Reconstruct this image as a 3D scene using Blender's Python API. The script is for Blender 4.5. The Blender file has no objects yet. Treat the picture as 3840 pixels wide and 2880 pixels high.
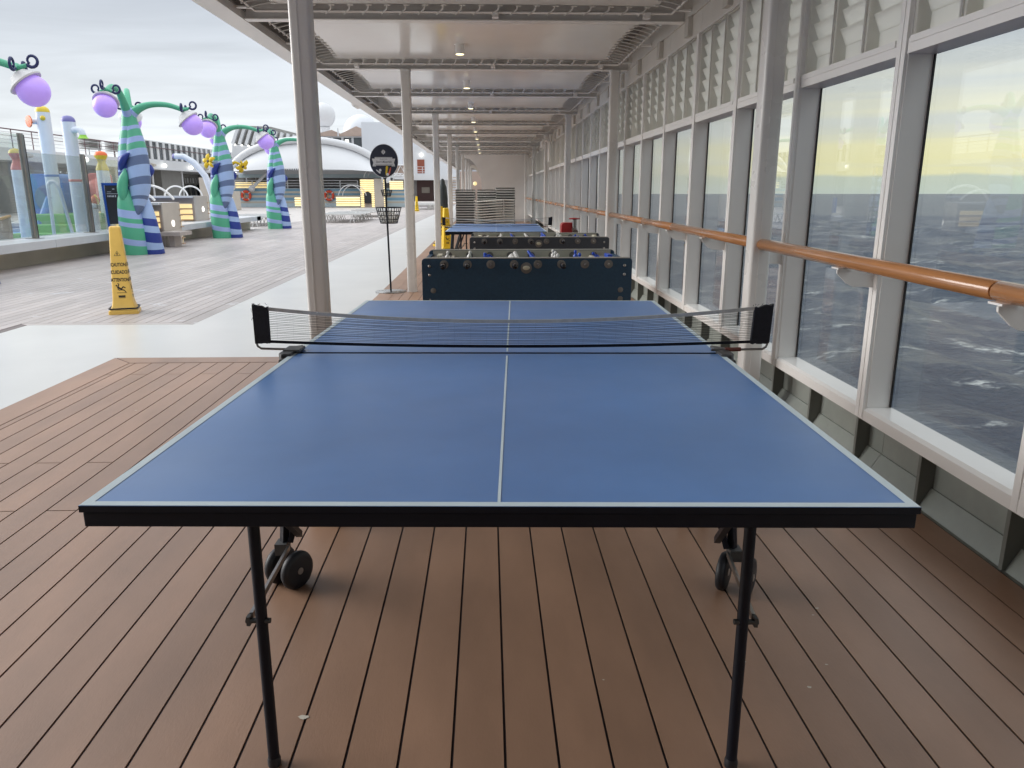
import bpy, math, random
from mathutils import Vector, Matrix
random.seed(11)
R = math.radians
sc = bpy.context.scene
col = sc.collection

# ------------------------------------------------------------------ camera
cd = bpy.data.cameras.new('camera')
cd.sensor_width = 36.0
cd.lens = 36.0 * 2845.2 / 3840.0
cd.clip_start = 0.05
cd.clip_end = 60000
cam = bpy.data.objects.new('camera', cd)
cam.location = (-0.0132, -1.2838, 1.3214)
cam.rotation_euler = (R(90 - 14.321), 0, R(-1.8106))
col.objects.link(cam)
sc.camera = cam

# ------------------------------------------------------------------ render
sc.render.engine = 'CYCLES'
sc.cycles.use_denoising = True
sc.cycles.max_bounces = 9
sc.cycles.diffuse_bounces = 5
sc.cycles.glossy_bounces = 4
sc.cycles.transparent_max_bounces = 16
sc.cycles.caustics_reflective = False
sc.cycles.caustics_refractive = False
sc.cycles.sample_clamp_indirect = 6.0
sc.view_settings.view_transform = 'Standard'
sc.view_settings.look = 'None'
sc.view_settings.gamma = 1.0
sc.view_settings.use_curve_mapping = False
sc.view_settings.exposure = 1.0

SUN_ELEV, SUN_ROT = R(17), R(-80)


class NT:
    """small helper for writing node trees"""
    def __init__(s, tree):
        s.t = tree
        s.n = tree.nodes
        s.l = tree.links

    def new(s, kind, **kw):
        nd = s.n.new(kind)
        for k, v in kw.items():
            setattr(nd, k, v)
        return nd

    def put(s, sock, v):
        if isinstance(v, bpy.types.NodeSocket):
            s.l.new(v, sock)
        elif isinstance(v, (tuple, list)):
            dv = sock.default_value
            v = tuple(v)
            if len(dv) == 4 and len(v) == 3:
                v = v + (1,)
            sock.default_value = v
        else:
            sock.default_value = v

    def math(s, op, a, b=0.0, clamp=False):
        nd = s.new('ShaderNodeMath', operation=op, use_clamp=clamp)
        s.put(nd.inputs[0], a)
        s.put(nd.inputs[1], b)
        return nd.outputs[0]

    def mix(s, fac, a, b, blend='MIX'):
        nd = s.new('ShaderNodeMix', data_type='RGBA', blend_type=blend)
        s.put(nd.inputs[0], fac)
        s.put(nd.inputs[6], a)
        s.put(nd.inputs[7], b)
        return nd.outputs[2]

    def ramp(s, fac, stops, interp='LINEAR'):
        nd = s.new('ShaderNodeValToRGB')
        cr = nd.color_ramp
        cr.interpolation = interp
        while len(cr.elements) < len(stops):
            cr.elements.new(0.5)
        for e, (p, c) in zip(cr.elements, stops):
            e.position = p
            if not isinstance(c, (tuple, list)):
                c = (c, c, c)
            e.color = tuple(c)[:3] + (1,)
        s.put(nd.inputs[0], fac)
        return nd.outputs[0]

    def smooth(s, v, a, b):
        nd = s.new('ShaderNodeMapRange', interpolation_type='SMOOTHSTEP')
        s.put(nd.inputs[0], v)
        nd.inputs[1].default_value = a
        nd.inputs[2].default_value = b
        return nd.outputs[0]

    def noise(s, vec, scale, detail=4.0, rough=0.55, dist=0.0):
        nd = s.new('ShaderNodeTexNoise')
        if vec is not None:
            s.put(nd.inputs['Vector'], vec)
        nd.inputs['Scale'].default_value = scale
        nd.inputs['Detail'].default_value = detail
        nd.inputs['Roughness'].default_value = rough
        nd.inputs['Distortion'].default_value = dist
        return nd.outputs['Fac']

    def scale(s, vec, sv, rot=(0, 0, 0)):
        nd = s.new('ShaderNodeMapping')
        s.put(nd.inputs[0], vec)
        nd.inputs['Rotation'].default_value = rot
        nd.inputs['Scale'].default_value = sv
        return nd.outputs[0]


# ------------------------------------------------------------------ world: overcast sky, warm low band to starboard
wd = bpy.data.worlds.new('World')
sc.world = wd
wd.use_nodes = True
wt = NT(wd.node_tree)
wd.node_tree.nodes.clear()
wout = wt.new('ShaderNodeOutputWorld')
tc = wt.new('ShaderNodeTexCoord').outputs['Generated']
sep = wt.new('ShaderNodeSeparateXYZ')
wt.put(sep.inputs[0], tc)
dx, dy, dz = sep.outputs
den = wt.math('ADD', wt.math('MAXIMUM', dz, 0.0), 0.10)
cmb = wt.new('ShaderNodeCombineXYZ')
wt.put(cmb.inputs[0], wt.math('DIVIDE', dx, den))
wt.put(cmb.inputs[1], wt.math('DIVIDE', dy, den))
cl = wt.noise(wt.scale(cmb.outputs[0], (0.55, 0.8, 1.0), (0, 0, 0.35)), 1.1, 6, 0.55, 0.6)
cl2 = wt.noise(wt.scale(cmb.outputs[0], (1.4, 2.6, 1.0), (0, 0, 0.2)), 1.0, 5, 0.6, 0.3)
base = wt.ramp(dz, [(0.0, (0.78, 0.82, 0.84)), (0.09, (0.63, 0.665, 0.70)), (0.22, (0.42, 0.455, 0.51)),
                    (0.42, (0.86, 0.90, 0.95)), (1.0, (1.40, 1.45, 1.50))])
cloud = wt.ramp(cl, [(0.34, 0.87), (0.5, 1.0), (0.66, 1.10)])
cloud2 = wt.ramp(cl2, [(0.35, 0.975), (0.65, 1.025)])
sky = wt.mix(1.0, wt.mix(1.0, base, cloud, 'MULTIPLY'), cloud2, 'MULTIPLY')
# warm glow under the cloud deck
side = wt.smooth(dx, 0.02, 0.42)
band = wt.ramp(dz, [(0.0, 1.0), (0.055, 1.0), (0.10, 0.70), (0.15, 0.25), (0.22, 0.08), (0.3, 0.0)])
streak = wt.ramp(wt.noise(wt.scale(tc, (1.2, 1.2, 34.0)), 1.0, 4, 0.6, 0.3), [(0.40, 0.30), (0.60, 1.0)])
glow = wt.math('MULTIPLY', wt.math('MULTIPLY', side, band), streak)
gcol = wt.ramp(dz, [(0.0, (0.74, 0.73, 0.50)), (0.03, (0.78, 0.735, 0.42)), (0.08, (0.82, 0.78, 0.53)), (0.16, (0.72, 0.72, 0.68))])
grey = wt.mix(wt.math('MULTIPLY', side, wt.ramp(dz, [(0.0, 0.5), (0.3, 0.5), (0.6, 0.0)])), sky, (0.46, 0.50, 0.53))
sky = wt.mix(glow, grey, gcol)
# distant haze bank sitting on the horizon
edge = wt.math('ADD', 0.017, wt.math('MULTIPLY', wt.math('SUBTRACT', wt.noise(tc, 9.0, 3), 0.5), 0.016))
bank = wt.math('MULTIPLY', wt.smooth(wt.math('SUBTRACT', edge, dz), -0.002, 0.003), wt.math('MULTIPLY', side, 0.75))
sky = wt.mix(bank, sky, (0.44, 0.52, 0.49))
bg1 = wt.new('ShaderNodeBackground')
wt.put(bg1.inputs[0], sky)
bg1.inputs[1].default_value = 0.72
ns = wt.new('ShaderNodeTexSky', sky_type='NISHITA', sun_disc=False)
ns.sun_elevation = SUN_ELEV
ns.sun_rotation = SUN_ROT
bg2 = wt.new('ShaderNodeBackground')
wt.put(bg2.inputs[0], ns.outputs[0])
bg2.inputs[1].default_value = 0.05
mx = wt.new('ShaderNodeMixShader')
mx.inputs[0].default_value = 0.06
wt.l.new(bg1.outputs[0], mx.inputs[1])
wt.l.new(bg2.outputs[0], mx.inputs[2])
wt.l.new(mx.outputs[0], wout.inputs[0])

sl = bpy.data.lights.new('sun', 'SUN')
sl.energy = 1.8
sl.angle = R(40)
sl.color = (1.0, 0.97, 0.93)
so = bpy.data.objects.new('sun', sl)
so.rotation_euler = (R(90) - SUN_ELEV, 0, math.pi - SUN_ROT)
# sun_rotation is measured clockwise from +Y; the light travels away from it
sdir = Vector((math.sin(SUN_ROT) * math.cos(SUN_ELEV), math.cos(SUN_ROT) * math.cos(SUN_ELEV), math.sin(SUN_ELEV)))
so.rotation_euler = sdir.to_track_quat('Z', 'Y').to_euler()
col.objects.link(so)


# ------------------------------------------------------------------ materials
def mat(name, c, rough=0.5, var=0.06, nscale=2.0, bump=0.0, bscale=60.0, metal=0.0, spec=0.5, emit=None, es=0.0,
        rnd=0.0, stretch=(1, 1, 1), wear=None, coat=0.0, rvar=0.08):
    m = bpy.data.materials.new(name)
    m.use_nodes = True
    m.node_tree.nodes.clear()
    t = NT(m.node_tree)
    out = t.new('ShaderNodeOutputMaterial')
    p = t.new('ShaderNodeBsdfPrincipled')
    t.l.new(p.outputs[0], out.inputs[0])
    pos = t.new('ShaderNodeNewGeometry').outputs['Position']
    v = t.scale(pos, stretch)
    n = t.noise(v, nscale, 5, 0.6)
    lo = tuple(max(0.0, x * (1 - var * 1.6)) for x in c)
    hi = tuple(min(1.0, x * (1 + var * 1.6)) for x in c)
    cc = t.ramp(n, [(0.28, lo), (0.72, hi)])
    if rnd:
        oi = t.new('ShaderNodeObjectInfo').outputs['Random']
        ri = t.new('ShaderNodeNewGeometry').outputs['Random Per Island']
        rr = t.math('FRACT', t.math('ADD', oi, ri))
        k = t.ramp(rr, [(0.0, 1 - rnd), (1.0, 1 + rnd)])
        cc = t.mix(1.0, cc, k, 'MULTIPLY')
    if wear:
        wn = t.noise(pos, wear[1], 6, 0.7)
        cc = t.mix(t.smooth(wn, wear[2], wear[2] + 0.06), cc, wear[0])
    t.put(p.inputs['Base Color'], cc)
    t.put(p.inputs['Roughness'], t.math('ADD', rough - rvar * 0.5, t.math('MULTIPLY', t.noise(v, nscale * 2.3, 3), rvar), True))
    p.inputs['Metallic'].default_value = metal
    p.inputs['Specular IOR Level'].default_value = spec
    if coat:
        p.inputs['Coat Weight'].default_value = coat
        p.inputs['Coat Roughness'].default_value = 0.12
    if bump:
        b = t.new('ShaderNodeBump')
        b.inputs['Strength'].default_value = bump
        b.inputs['Distance'].default_value = 0.01
        t.put(b.inputs['Height'], t.noise(v, bscale, 3))
        t.l.new(b.outputs[0], p.inputs['Normal'])
    if emit:
        t.put(p.inputs['Emission Color'], emit)
        p.inputs['Emission Strength'].default_value = es
    return m


def glass_mat(name, tint, dirt=0.05, ior=1.5, dirt_haze_col=(0.7, 0.72, 0.7), haze_veil=None):
    m = bpy.data.materials.new(name)
    m.use_nodes = True
    m.node_tree.nodes.clear()
    t = NT(m.node_tree)
    out = t.new('ShaderNodeOutputMaterial')
    tr = t.new('ShaderNodeBsdfTransparent')
    t.put(tr.inputs[0], tint)
    gl = t.new('ShaderNodeBsdfGlossy')
    gl.inputs['Roughness'].default_value = 0.0
    fr = t.new('ShaderNodeFresnel')
    bf = t.new('ShaderNodeNewGeometry').outputs['Backfacing']
    t.put(fr.inputs[0], t.math('ADD', ior, t.math('MULTIPLY', bf, 1.0 / ior - ior)))
    a = t.new('ShaderNodeMixShader')
    t.put(a.inputs[0], t.math('MULTIPLY', fr.outputs[0], 1.1, True))
    t.l.new(tr.outputs[0], a.inputs[1])
    t.l.new(gl.outputs[0], a.inputs[2])
    df = t.new('ShaderNodeBsdfDiffuse')
    t.put(df.inputs[0], dirt_haze_col)
    pos = t.new('ShaderNodeNewGeometry').outputs['Position']
    n1 = t.noise(t.scale(pos, (6, 6, 0.5)), 3.0, 5, 0.7)
    n2 = t.noise(pos, 1.4, 4, 0.6)
    dm = t.math('MULTIPLY', t.math('MULTIPLY', t.smooth(n1, 0.42, 0.75), t.smooth(n2, 0.35, 0.7)), dirt * 3.0)
    b = t.new('ShaderNodeMixShader')
    t.put(b.inputs[0], t.math('ADD', dm, dirt * 0.35 if haze_veil is None else haze_veil, True))  # besides the dirt streaks, an even pale mix paints haze over the glass
    t.l.new(a.outputs[0], b.inputs[1])
    t.l.new(df.outputs[0], b.inputs[2])
    t.l.new(b.outputs[0], out.inputs[0])
    return m


M = {}
M['white'] = mat('white_paint', (0.84, 0.835, 0.82), 0.32, 0.03, 1.2, 0.03, 25)
M['whitegloss'] = mat('white_gloss_paint', (0.84, 0.83, 0.81), 0.22, 0.03, 1.0, 0.04, 14, wear=((0.50, 0.45, 0.38), 7.0, 0.72))
M['post'] = mat('post_paint', (0.72, 0.715, 0.70), 0.28, 0.03, 1.5, 0.03, 20)
M['membrane'] = mat('membrane', (0.86, 0.845, 0.815), 0.16, 0.035, 0.7, 0.10, 2.2, rvar=0.10)
M['beam'] = mat('beam_paint', (0.84, 0.825, 0.80), 0.3, 0.03, 1.2, 0.03, 20)
M['roofdark'] = mat('roof_underside', (0.22, 0.21, 0.20), 0.6)
M['cord'] = mat('cord', (0.62, 0.61, 0.58), 0.7)
M['fascia'] = mat('fascia_panel', (0.78, 0.755, 0.70), 0.4, 0.04)
M['lip'] = mat('beige_plate', (0.62, 0.60, 0.55), 0.4, 0.05)
M['louvre'] = mat('louvre_paint', (0.86, 0.855, 0.84), 0.4, 0.03, 3.0, wear=((0.45, 0.41, 0.34), 11.0, 0.70))
lm_ = NT(M['louvre'].node_tree)
lo_ = [n for n in lm_.n if n.type == 'OUTPUT_MATERIAL'][0]
lp_ = [n for n in lm_.n if n.type == 'BSDF_PRINCIPLED'][0]
ltr = lm_.new('ShaderNodeBsdfTranslucent')
ltr.inputs[0].default_value = (0.88, 0.87, 0.82, 1)
lmx = lm_.new('ShaderNodeMixShader')
lmx.inputs[0].default_value = 0.62
lm_.l.new(lp_.outputs[0], lmx.inputs[1])
lm_.l.new(ltr.outputs[0], lmx.inputs[2])
lm_.l.new(lmx.outputs[0], lo_.inputs[0])
M['gasket'] = mat('black_gasket', (0.012, 0.012, 0.014), 0.5)
M['wallgrey'] = mat('wall_green_grey', (0.29, 0.315, 0.29), 0.32, 0.08, 4.0, wear=((0.20, 0.19, 0.16), 6.0, 0.66))
M['fin'] = mat('fin_grey', (0.17, 0.18, 0.165), 0.4, 0.06)
M['gutter'] = mat('gutter_grey', (0.24, 0.26, 0.235), 0.35, 0.08, 3.0)
M['wood'] = mat('varnished_teak', (0.41, 0.180, 0.065), 0.24, 0.16, 3.0, 0.02, 40, stretch=(14, 0.7, 14), coat=0.6, spec=0.5)
M['plank'] = mat('brown_plank', (0.305, 0.180, 0.117), 0.43, 0.12, 3.0, 0.05, 160, rnd=0.09, stretch=(1, 0.35, 1),
                 wear=((0.44, 0.30, 0.23), 5.0, 0.735), spec=0.8)
M['caulk'] = mat('dark_caulk', (0.035, 0.03, 0.04), 0.55)
M['teak'] = mat('grey_teak_plank', (0.43, 0.39, 0.375), 0.42, 0.08, 2.5, 0.06, 120, rnd=0.09, stretch=(1, 0.3, 1),
                wear=((0.53, 0.52, 0.53), 2.2, 0.60), spec=0.5)
M['caulk2'] = mat('grey_caulk', (0.16, 0.135, 0.13), 0.6)
M['walk'] = mat('walkway_paint', (0.61, 0.61, 0.595), 0.30, 0.03, 0.9, 0.05, 90, wear=((0.62, 0.62, 0.605), 0.8, 0.60), spec=0.45)
M['sundeck'] = mat('sundeck', (0.50, 0.47, 0.45), 0.5, 0.08)
M['hull'] = mat('hull', (0.6, 0.6, 0.6), 0.5)
M['ttblue'] = mat('table_blue', (0.104, 0.236, 0.53), 0.33, 0.08, 1.6, 0.02, 5, rvar=0.20, spec=1.0)
M['ttline'] = mat('table_line', (0.60, 0.72, 0.78), 0.4, 0.05, 5.0)
M['black'] = mat('black_metal', (0.006, 0.008, 0.015), 0.45, 0.1, 6.0, 0.02, 80, spec=0.25)
M['blackgrey'] = mat('dark_grey_plastic', (0.05, 0.053, 0.055), 0.45, 0.1)
M['rubber'] = mat('rubber', (0.014, 0.015, 0.02), 0.5, 0.1)
M['cloth'] = mat('black_cloth', (0.009, 0.010, 0.017), 0.9, 0.2, 40, 0.5, 300)
M['band'] = mat('net_band', (0.52, 0.51, 0.48), 0.8, 0.1, 30, 0.3, 300)
M['netcord'] = mat('net_cord', (0.012, 0.013, 0.02), 0.8)
M['rust'] = mat('rusty_grip', (0.13, 0.035, 0.025), 0.6, 0.3, 30)
M['steel'] = mat('steel', (0.45, 0.44, 0.42), 0.28, 0.1, 8, metal=1.0)
M['darksteel'] = mat('dark_steel', (0.22, 0.22, 0.22), 0.3, 0.1, 8, metal=0.9)
M['foosblue'] = mat('foosball_blue', (0.019, 0.060, 0.112), 0.5, 0.10, 60, 0.12, 500)
M['foosgrey'] = mat('foosball_grey', (0.05, 0.062, 0.08), 0.5, 0.10, 60, 0.12, 500)
M['foostrim'] = mat('foosball_trim', (0.50, 0.50, 0.46), 0.4, 0.05)
M['foosin'] = mat('foosball_lining', (0.50, 0.48, 0.40), 0.45, 0.05)
M['field'] = mat('foosball_field', (0.10, 0.20, 0.14), 0.4)
M['disc'] = mat('rod_disc', (0.17, 0.165, 0.155), 0.45, 0.08, 12)
M['cream'] = mat('cream_plastic', (0.66, 0.64, 0.50), 0.35)
M['handle'] = mat('handle_black', (0.008, 0.008, 0.012), 0.15, spec=0.6)
M['playerw'] = mat('player_white', (0.72, 0.72, 0.70), 0.35)
M['playerb'] = mat('player_blue', (0.015, 0.075, 0.50), 0.35)
M['red'] = mat('red_paint', (0.36, 0.012, 0.018), 0.32, 0.08)
M['yellow'] = mat('cone_yellow', (0.80, 0.52, 0.12), 0.42, 0.05, 4.0)
M['yellow2'] = mat('cone_bright_yellow', (0.86, 0.56, 0.01), 0.4, 0.05, 4.0)
M['print'] = mat('black_print', (0.02, 0.02, 0.02), 0.6)
M['navy'] = mat('sign_navy', (0.020, 0.028, 0.055), 0.5)
M['printw'] = mat('white_print', (0.66, 0.69, 0.74), 0.6)
M['printg'] = mat('grey_print', (0.14, 0.16, 0.20), 0.6)
M['ball'] = mat('ball_white', (0.82, 0.82, 0.80), 0.4)
M['tgreen'] = mat('tree_green', (0.085, 0.40, 0.245), 0.42, 0.06, 2.0, 0.05, 20)
M['tlav'] = mat('tree_lavender', (0.32, 0.42, 0.71), 0.45, 0.05, 2.0, 0.05, 20)
M['tpale'] = mat('tree_pale_blue', (0.33, 0.46, 0.72), 0.45, 0.05, 2.0, 0.05, 20)
M['tnavy'] = mat('tree_navy', (0.018, 0.042, 0.26), 0.42, 0.06, 2.0, 0.05, 20)
M['tslate'] = mat('tree_slate', (0.11, 0.16, 0.29), 0.45, 0.06, 2.0, 0.05, 20)
M['tcurl'] = mat('tendril_navy', (0.012, 0.020, 0.10), 0.4)
M['shade'] = mat('lamp_shade', (0.60, 0.59, 0.60), 0.5, 0.06, 5.0, 0.1, 30)
M['globe'] = mat('lilac_globe', (0.46, 0.30, 0.80), 0.35, 0.05, 2.0, emit=(0.43, 0.29, 0.85), es=0.16)
M['flower'] = mat('yellow_flower', (0.72, 0.50, 0.012), 0.4, 0.08, 4)
M['coam'] = mat('coaming_stone', (0.56, 0.575, 0.60), 0.35, 0.05, 1.5)
M['coamface'] = mat('coaming_face', (0.43, 0.40, 0.33), 0.55, 0.06, 2.0)
M['warm'] = mat('warm_light', (0.9, 0.8, 0.5), 0.5, emit=(1.0, 0.78, 0.36), es=0.38)
M['warmhot'] = mat('warm_lamp', (1, 0.9, 0.7), 0.5, emit=(1.0, 0.86, 0.52), es=2.2)
M['lens'] = mat('lamp_lens', (1, 0.9, 0.7), 0.5, emit=(1.0, 0.90, 0.50), es=1.5)
M['lampw'] = mat('white_lamp', (1, 1, 0.95), 0.5, emit=(1.0, 0.98, 0.90), es=1.4)
M['glowboard'] = mat('lit_board', (0.75, 0.55, 0.3), 0.5, emit=(1.0, 0.70, 0.28), es=0.35)
M['slat'] = mat('grey_slat', (0.40, 0.355, 0.33), 0.5, 0.08)
M['slatwarm'] = mat('wood_and_lit_slat', (0.50, 0.33, 0.20), 0.5, 0.1)
M['beigewall'] = mat('beige_panel', (0.50, 0.455, 0.40), 0.5, 0.05)
M['smetal'] = mat('brushed_post', (0.30, 0.285, 0.26), 0.32, 0.08, 6, metal=0.85)
M['frameblue'] = mat('frame_blue', (0.012, 0.085, 0.40), 0.35)
M['board'] = mat('black_board', (0.02, 0.022, 0.028), 0.5, 0.2)
M['towerw'] = mat('spray_white', (0.68, 0.73, 0.81), 0.35, 0.03)
M['pyellow'] = mat('play_yellow', (0.70, 0.52, 0.04), 0.4)
M['porange'] = mat('play_orange', (0.75, 0.14, 0.03), 0.4)
M['ppurple'] = mat('play_purple', (0.17, 0.16, 0.40), 0.4)
M['plime'] = mat('play_lime', (0.30, 0.62, 0.05), 0.4)
M['pgreen'] = mat('play_green', (0.14, 0.42, 0.10), 0.5)
M['pblue'] = mat('play_blue', (0.04, 0.18, 0.50), 0.4)
M['pfloor'] = mat('play_floor', (0.10, 0.36, 0.68), 0.35)
M['pred'] = mat('play_red', (0.62, 0.14, 0.11), 0.45)
M['ptan'] = mat('play_tan', (0.62, 0.33, 0.10), 0.45)
M['ptan2'] = mat('play_brown', (0.33, 0.25, 0.20), 0.5)
M['ship'] = mat('ship_white', (0.66, 0.67, 0.69), 0.42, 0.02, 0.4)
M['shipcool'] = mat('ship_cool_white', (0.64, 0.66, 0.70), 0.42, 0.03, 0.15)
M['greywall'] = mat('grey_wall', (0.29, 0.285, 0.27), 0.5, 0.05)
M['gapshade'] = mat('recess_shade', (0.22, 0.21, 0.21), 0.6)  # dark colour standing in for shade inside openings
M['darkglass'] = mat('dark_glass', (0.055, 0.065, 0.075), 0.12, 0.25, 0.8, spec=0.6)
M['railred'] = mat('railing_brown', (0.13, 0.07, 0.08), 0.5)
M['sky_blue'] = mat('stripe_blue', (0.20, 0.37, 0.50), 0.45, 0.03)
M['stripe_beige'] = mat('stripe_beige', (0.56, 0.52, 0.44), 0.45, 0.03)
M['stripe_pale'] = mat('stripe_pale', (0.52, 0.62, 0.66), 0.45, 0.03)
M['buoy'] = mat('buoy_orange', (0.72, 0.085, 0.035), 0.45)
M['awning'] = mat('awning_tan', (0.42, 0.32, 0.27), 0.6)
M['door'] = mat('red_brown_door', (0.25, 0.065, 0.035), 0.45)
M['bar'] = mat('dark_wood', (0.055, 0.02, 0.018), 0.45)
M['amber'] = mat('dim_bar_glass', (0.12, 0.11, 0.10), 0.5, emit=(0.6, 0.5, 0.4), es=0.05)
M['cover'] = mat('dark_cover', (0.045, 0.055, 0.06), 0.6, 0.1)
M['lfr'] = mat('lounger_white', (0.66, 0.66, 0.64), 0.4)
M['lsl'] = mat('lounger_mesh', (0.50, 0.52, 0.55), 0.6, 0.1)
M['ldk'] = mat('lounger_mesh_gap_shade', (0.045, 0.045, 0.045), 0.7)  # dark sling mesh, also painted shade in the stacking gaps
M['poolblue'] = mat('pool_tile', (0.07, 0.20, 0.46), 0.3, 0.08, 2)
M['poolpale'] = mat('pool_pale_tile', (0.40, 0.47, 0.60), 0.35, 0.06)
M['glass'] = glass_mat('window_glass', (0.94, 0.955, 0.95), 0.013, haze_veil=0.022)
M['screen'] = glass_mat('screen_glass', (0.86, 0.895, 0.885), 0.02, haze_veil=0.10)


def sea_mat():
    m = bpy.data.materials.new('sea_water')
    m.use_nodes = True
    m.node_tree.nodes.clear()
    t = NT(m.node_tree)
    out = t.new('ShaderNodeOutputMaterial')
    p = t.new('ShaderNodeBsdfPrincipled')
    t.l.new(p.outputs[0], out.inputs[0])
    pos = t.new('ShaderNodeNewGeometry').outputs['Position']
    big = t.noise(t.scale(pos, (0.035, 0.09, 0.1), (0, 0, 0.5)), 1.0, 6, 0.62, 0.8)
    fine = t.noise(t.scale(pos, (0.5, 1.0, 1.0), (0, 0, 0.4)), 1.0, 4, 0.6, 0.4)
    foam = t.math('MULTIPLY', t.smooth(big, 0.56, 0.72), t.smooth(fine, 0.40, 0.62))
    t.put(p.inputs['Base Color'], t.mix(t.math('MULTIPLY', foam, 0.85), (0.012, 0.028, 0.056), (0.62, 0.65, 0.63)))
    p.inputs['Roughness'].default_value = 0.30
    p.inputs['IOR'].default_value = 1.33
    b = t.new('ShaderNodeBump')
    b.inputs['Strength'].default_value = 1.0
    b.inputs['Distance'].default_value = 0.9
    t.put(b.inputs['Height'], t.math('ADD', t.noise(t.scale(pos, (0.55, 0.9, 0.5), (0, 0, 0.4)), 1.0, 6, 0.65, 0.5),
                                     t.math('MULTIPLY', big, 1.3)))
    t.l.new(b.outputs[0], p.inputs['Normal'])
    return m


M['sea'] = sea_mat()


# ------------------------------------------------------------------ mesh builder
class MB:
    def __init__(s):
        s.v, s.f, s.m, s.sm = [], [], [], []

    def face(s, idx, mi=0, sm=False):
        s.f.append(tuple(idx))
        s.m.append(mi)
        s.sm.append(sm)

    def box(s, x0, x1, y0, y1, z0, z1, mi=0, skip=''):
        b = len(s.v)
        s.v += [(x, y, z) for z in (z0, z1) for y in (y0, y1) for x in (x0, x1)]
        F = {'b': (0, 2, 3, 1), 't': (4, 5, 7, 6), 'f': (0, 1, 5, 4), 'k': (2, 6, 7, 3), 'l': (0, 4, 6, 2), 'r': (1, 3, 7, 5)}
        for k, q in F.items():
            if k not in skip:
                s.face([b + i for i in q], mi)
        return s

    def bar(s, p, q, w, h, up=(0, 0, 1), mi=0):
        p, q = Vector(p), Vector(q)
        d = (q - p).normalized()
        u = Vector(up)
        r = d.cross(u)
        if r.length < 1e-4:
            r = d.cross(Vector((1, 0, 0)))
        r.normalize()
        u = r.cross(d)
        b = len(s.v)
        for c in (p, q):
            for a, e in ((-1, -1), (1, -1), (1, 1), (-1, 1)):
                s.v.append(tuple(c + r * (a * w / 2) + u * (e * h / 2)))
        for q4 in ((0, 3, 2, 1), (4, 5, 6, 7), (0, 1, 5, 4), (1, 2, 6, 5), (2, 3, 7, 6), (3, 0, 4, 7)):
            s.face([b + i for i in q4], mi)
        return s

    def tube(s, pts, r, n=8, mi=0, closed=False, cap=True, bands=None, rx=None, up=None):
        pts = [Vector(p) for p in pts]
        N = len(pts)
        rs = r if isinstance(r, (list, tuple)) else [r] * N
        ref = Vector(up) if up else None
        prev = None
        b = len(s.v)
        for i, p in enumerate(pts):
            a = pts[(i - 1) % N] if (closed or i > 0) else p
            c = pts[(i + 1) % N] if (closed or i < N - 1) else p
            d = (c - a)
            d = d.normalized() if d.length > 1e-9 else Vector((0, 0, 1))
            if prev is None:
                h = ref or (Vector((0, 0, 1)) if abs(d.z) < 0.9 else Vector((1, 0, 0)))
                u = (h - d * h.dot(d)).normalized()
            else:
                u = prev - d * prev.dot(d)
                u = u.normalized() if u.length > 1e-6 else d.orthogonal().normalized()
            prev = u
            w = d.cross(u)
            k = rx if rx else 1.0
            for j in range(n):
                t = 2 * math.pi * j / n
                s.v.append(tuple(p + (u * math.cos(t) + w * math.sin(t) * k) * rs[i]))
        rings = N if closed else N - 1
        for i in range(rings):
            i2 = (i + 1) % N
            m_ = bands(i) if bands else mi
            for j in range(n):
                j2 = (j + 1) % n
                s.face((b + i * n + j, b + i * n + j2, b + i2 * n + j2, b + i2 * n + j), m_, True)
        if cap and not closed:
            s.face([b + j for j in range(n)][::-1], bands(0) if bands else mi)
            s.face([b + (N - 1) * n + j for j in range(n)], bands(N - 2) if bands else mi)
        return s

    def lathe(s, prof, n=20, c=(0, 0, 0), axis=(0, 0, 1), mi=0, bands=None, sx=1.0):
        ax = Vector(axis).normalized()
        u = ax.orthogonal().normalized() if abs(ax.z) < 0.999 else Vector((1, 0, 0))
        w = ax.cross(u)
        c = Vector(c)
        b = len(s.v)
        for r, z in prof:
            for j in range(n):
                t = 2 * math.pi * j / n
                s.v.append(tuple(c + ax * z + (u * math.cos(t) * sx + w * math.sin(t)) * max(r, 1e-4)))
        for i in range(len(prof) - 1):
            m_ = bands(i) if bands else mi
            for j in range(n):
                j2 = (j + 1) % n
                s.face((b + i * n + j, b + i * n + j2, b + (i + 1) * n + j2, b + (i + 1) * n + j), m_, True)
        s.face([b + j for j in range(n)][::-1], bands(0) if bands else mi)
        k = b + (len(prof) - 1) * n
        s.face([k + j for j in range(n)], bands(len(prof) - 2) if bands else mi)
        return s

    def ball(s, c, r, nu=16, nv=10, mi=0, sc3=(1, 1, 1), axis=(0, 0, 1)):
        prof = [(r * math.sin(math.pi * i / nv), -r * math.cos(math.pi * i / nv) * sc3[2]) for i in range(nv + 1)]
        return s.lathe(prof, nu, c, axis, mi)

    def cyl(s, p, q, r, n=12, mi=0):
        return s.tube([p, q], r, n, mi)

    def prism(s, poly, a, b, plane='xz', mi=0, side_mi=None):
        def P(u, w, t):
            return {'xz': (u, t, w), 'yz': (t, u, w), 'xy': (u, w, t)}[plane]
        n = len(poly)
        k = len(s.v)
        s.v += [P(u, w, a) for u, w in poly] + [P(u, w, b) for u, w in poly]
        s.face([k + i for i in range(n)], mi)
        s.face([k + n + i for i in range(n)][::-1], mi)
        for i in range(n):
            j = (i + 1) % n
            s.face((k + i, k + n + i, k + n + j, k + j), mi if side_mi is None else side_mi)
        return s

    def add(s, verts, faces, mtx=None, mi=0):
        b = len(s.v)
        for v in verts:
            s.v.append(tuple(mtx @ Vector(v)) if mtx is not None else tuple(v))
        for f in faces:
            s.face([b + i for i in f], mi)
        return s

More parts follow.
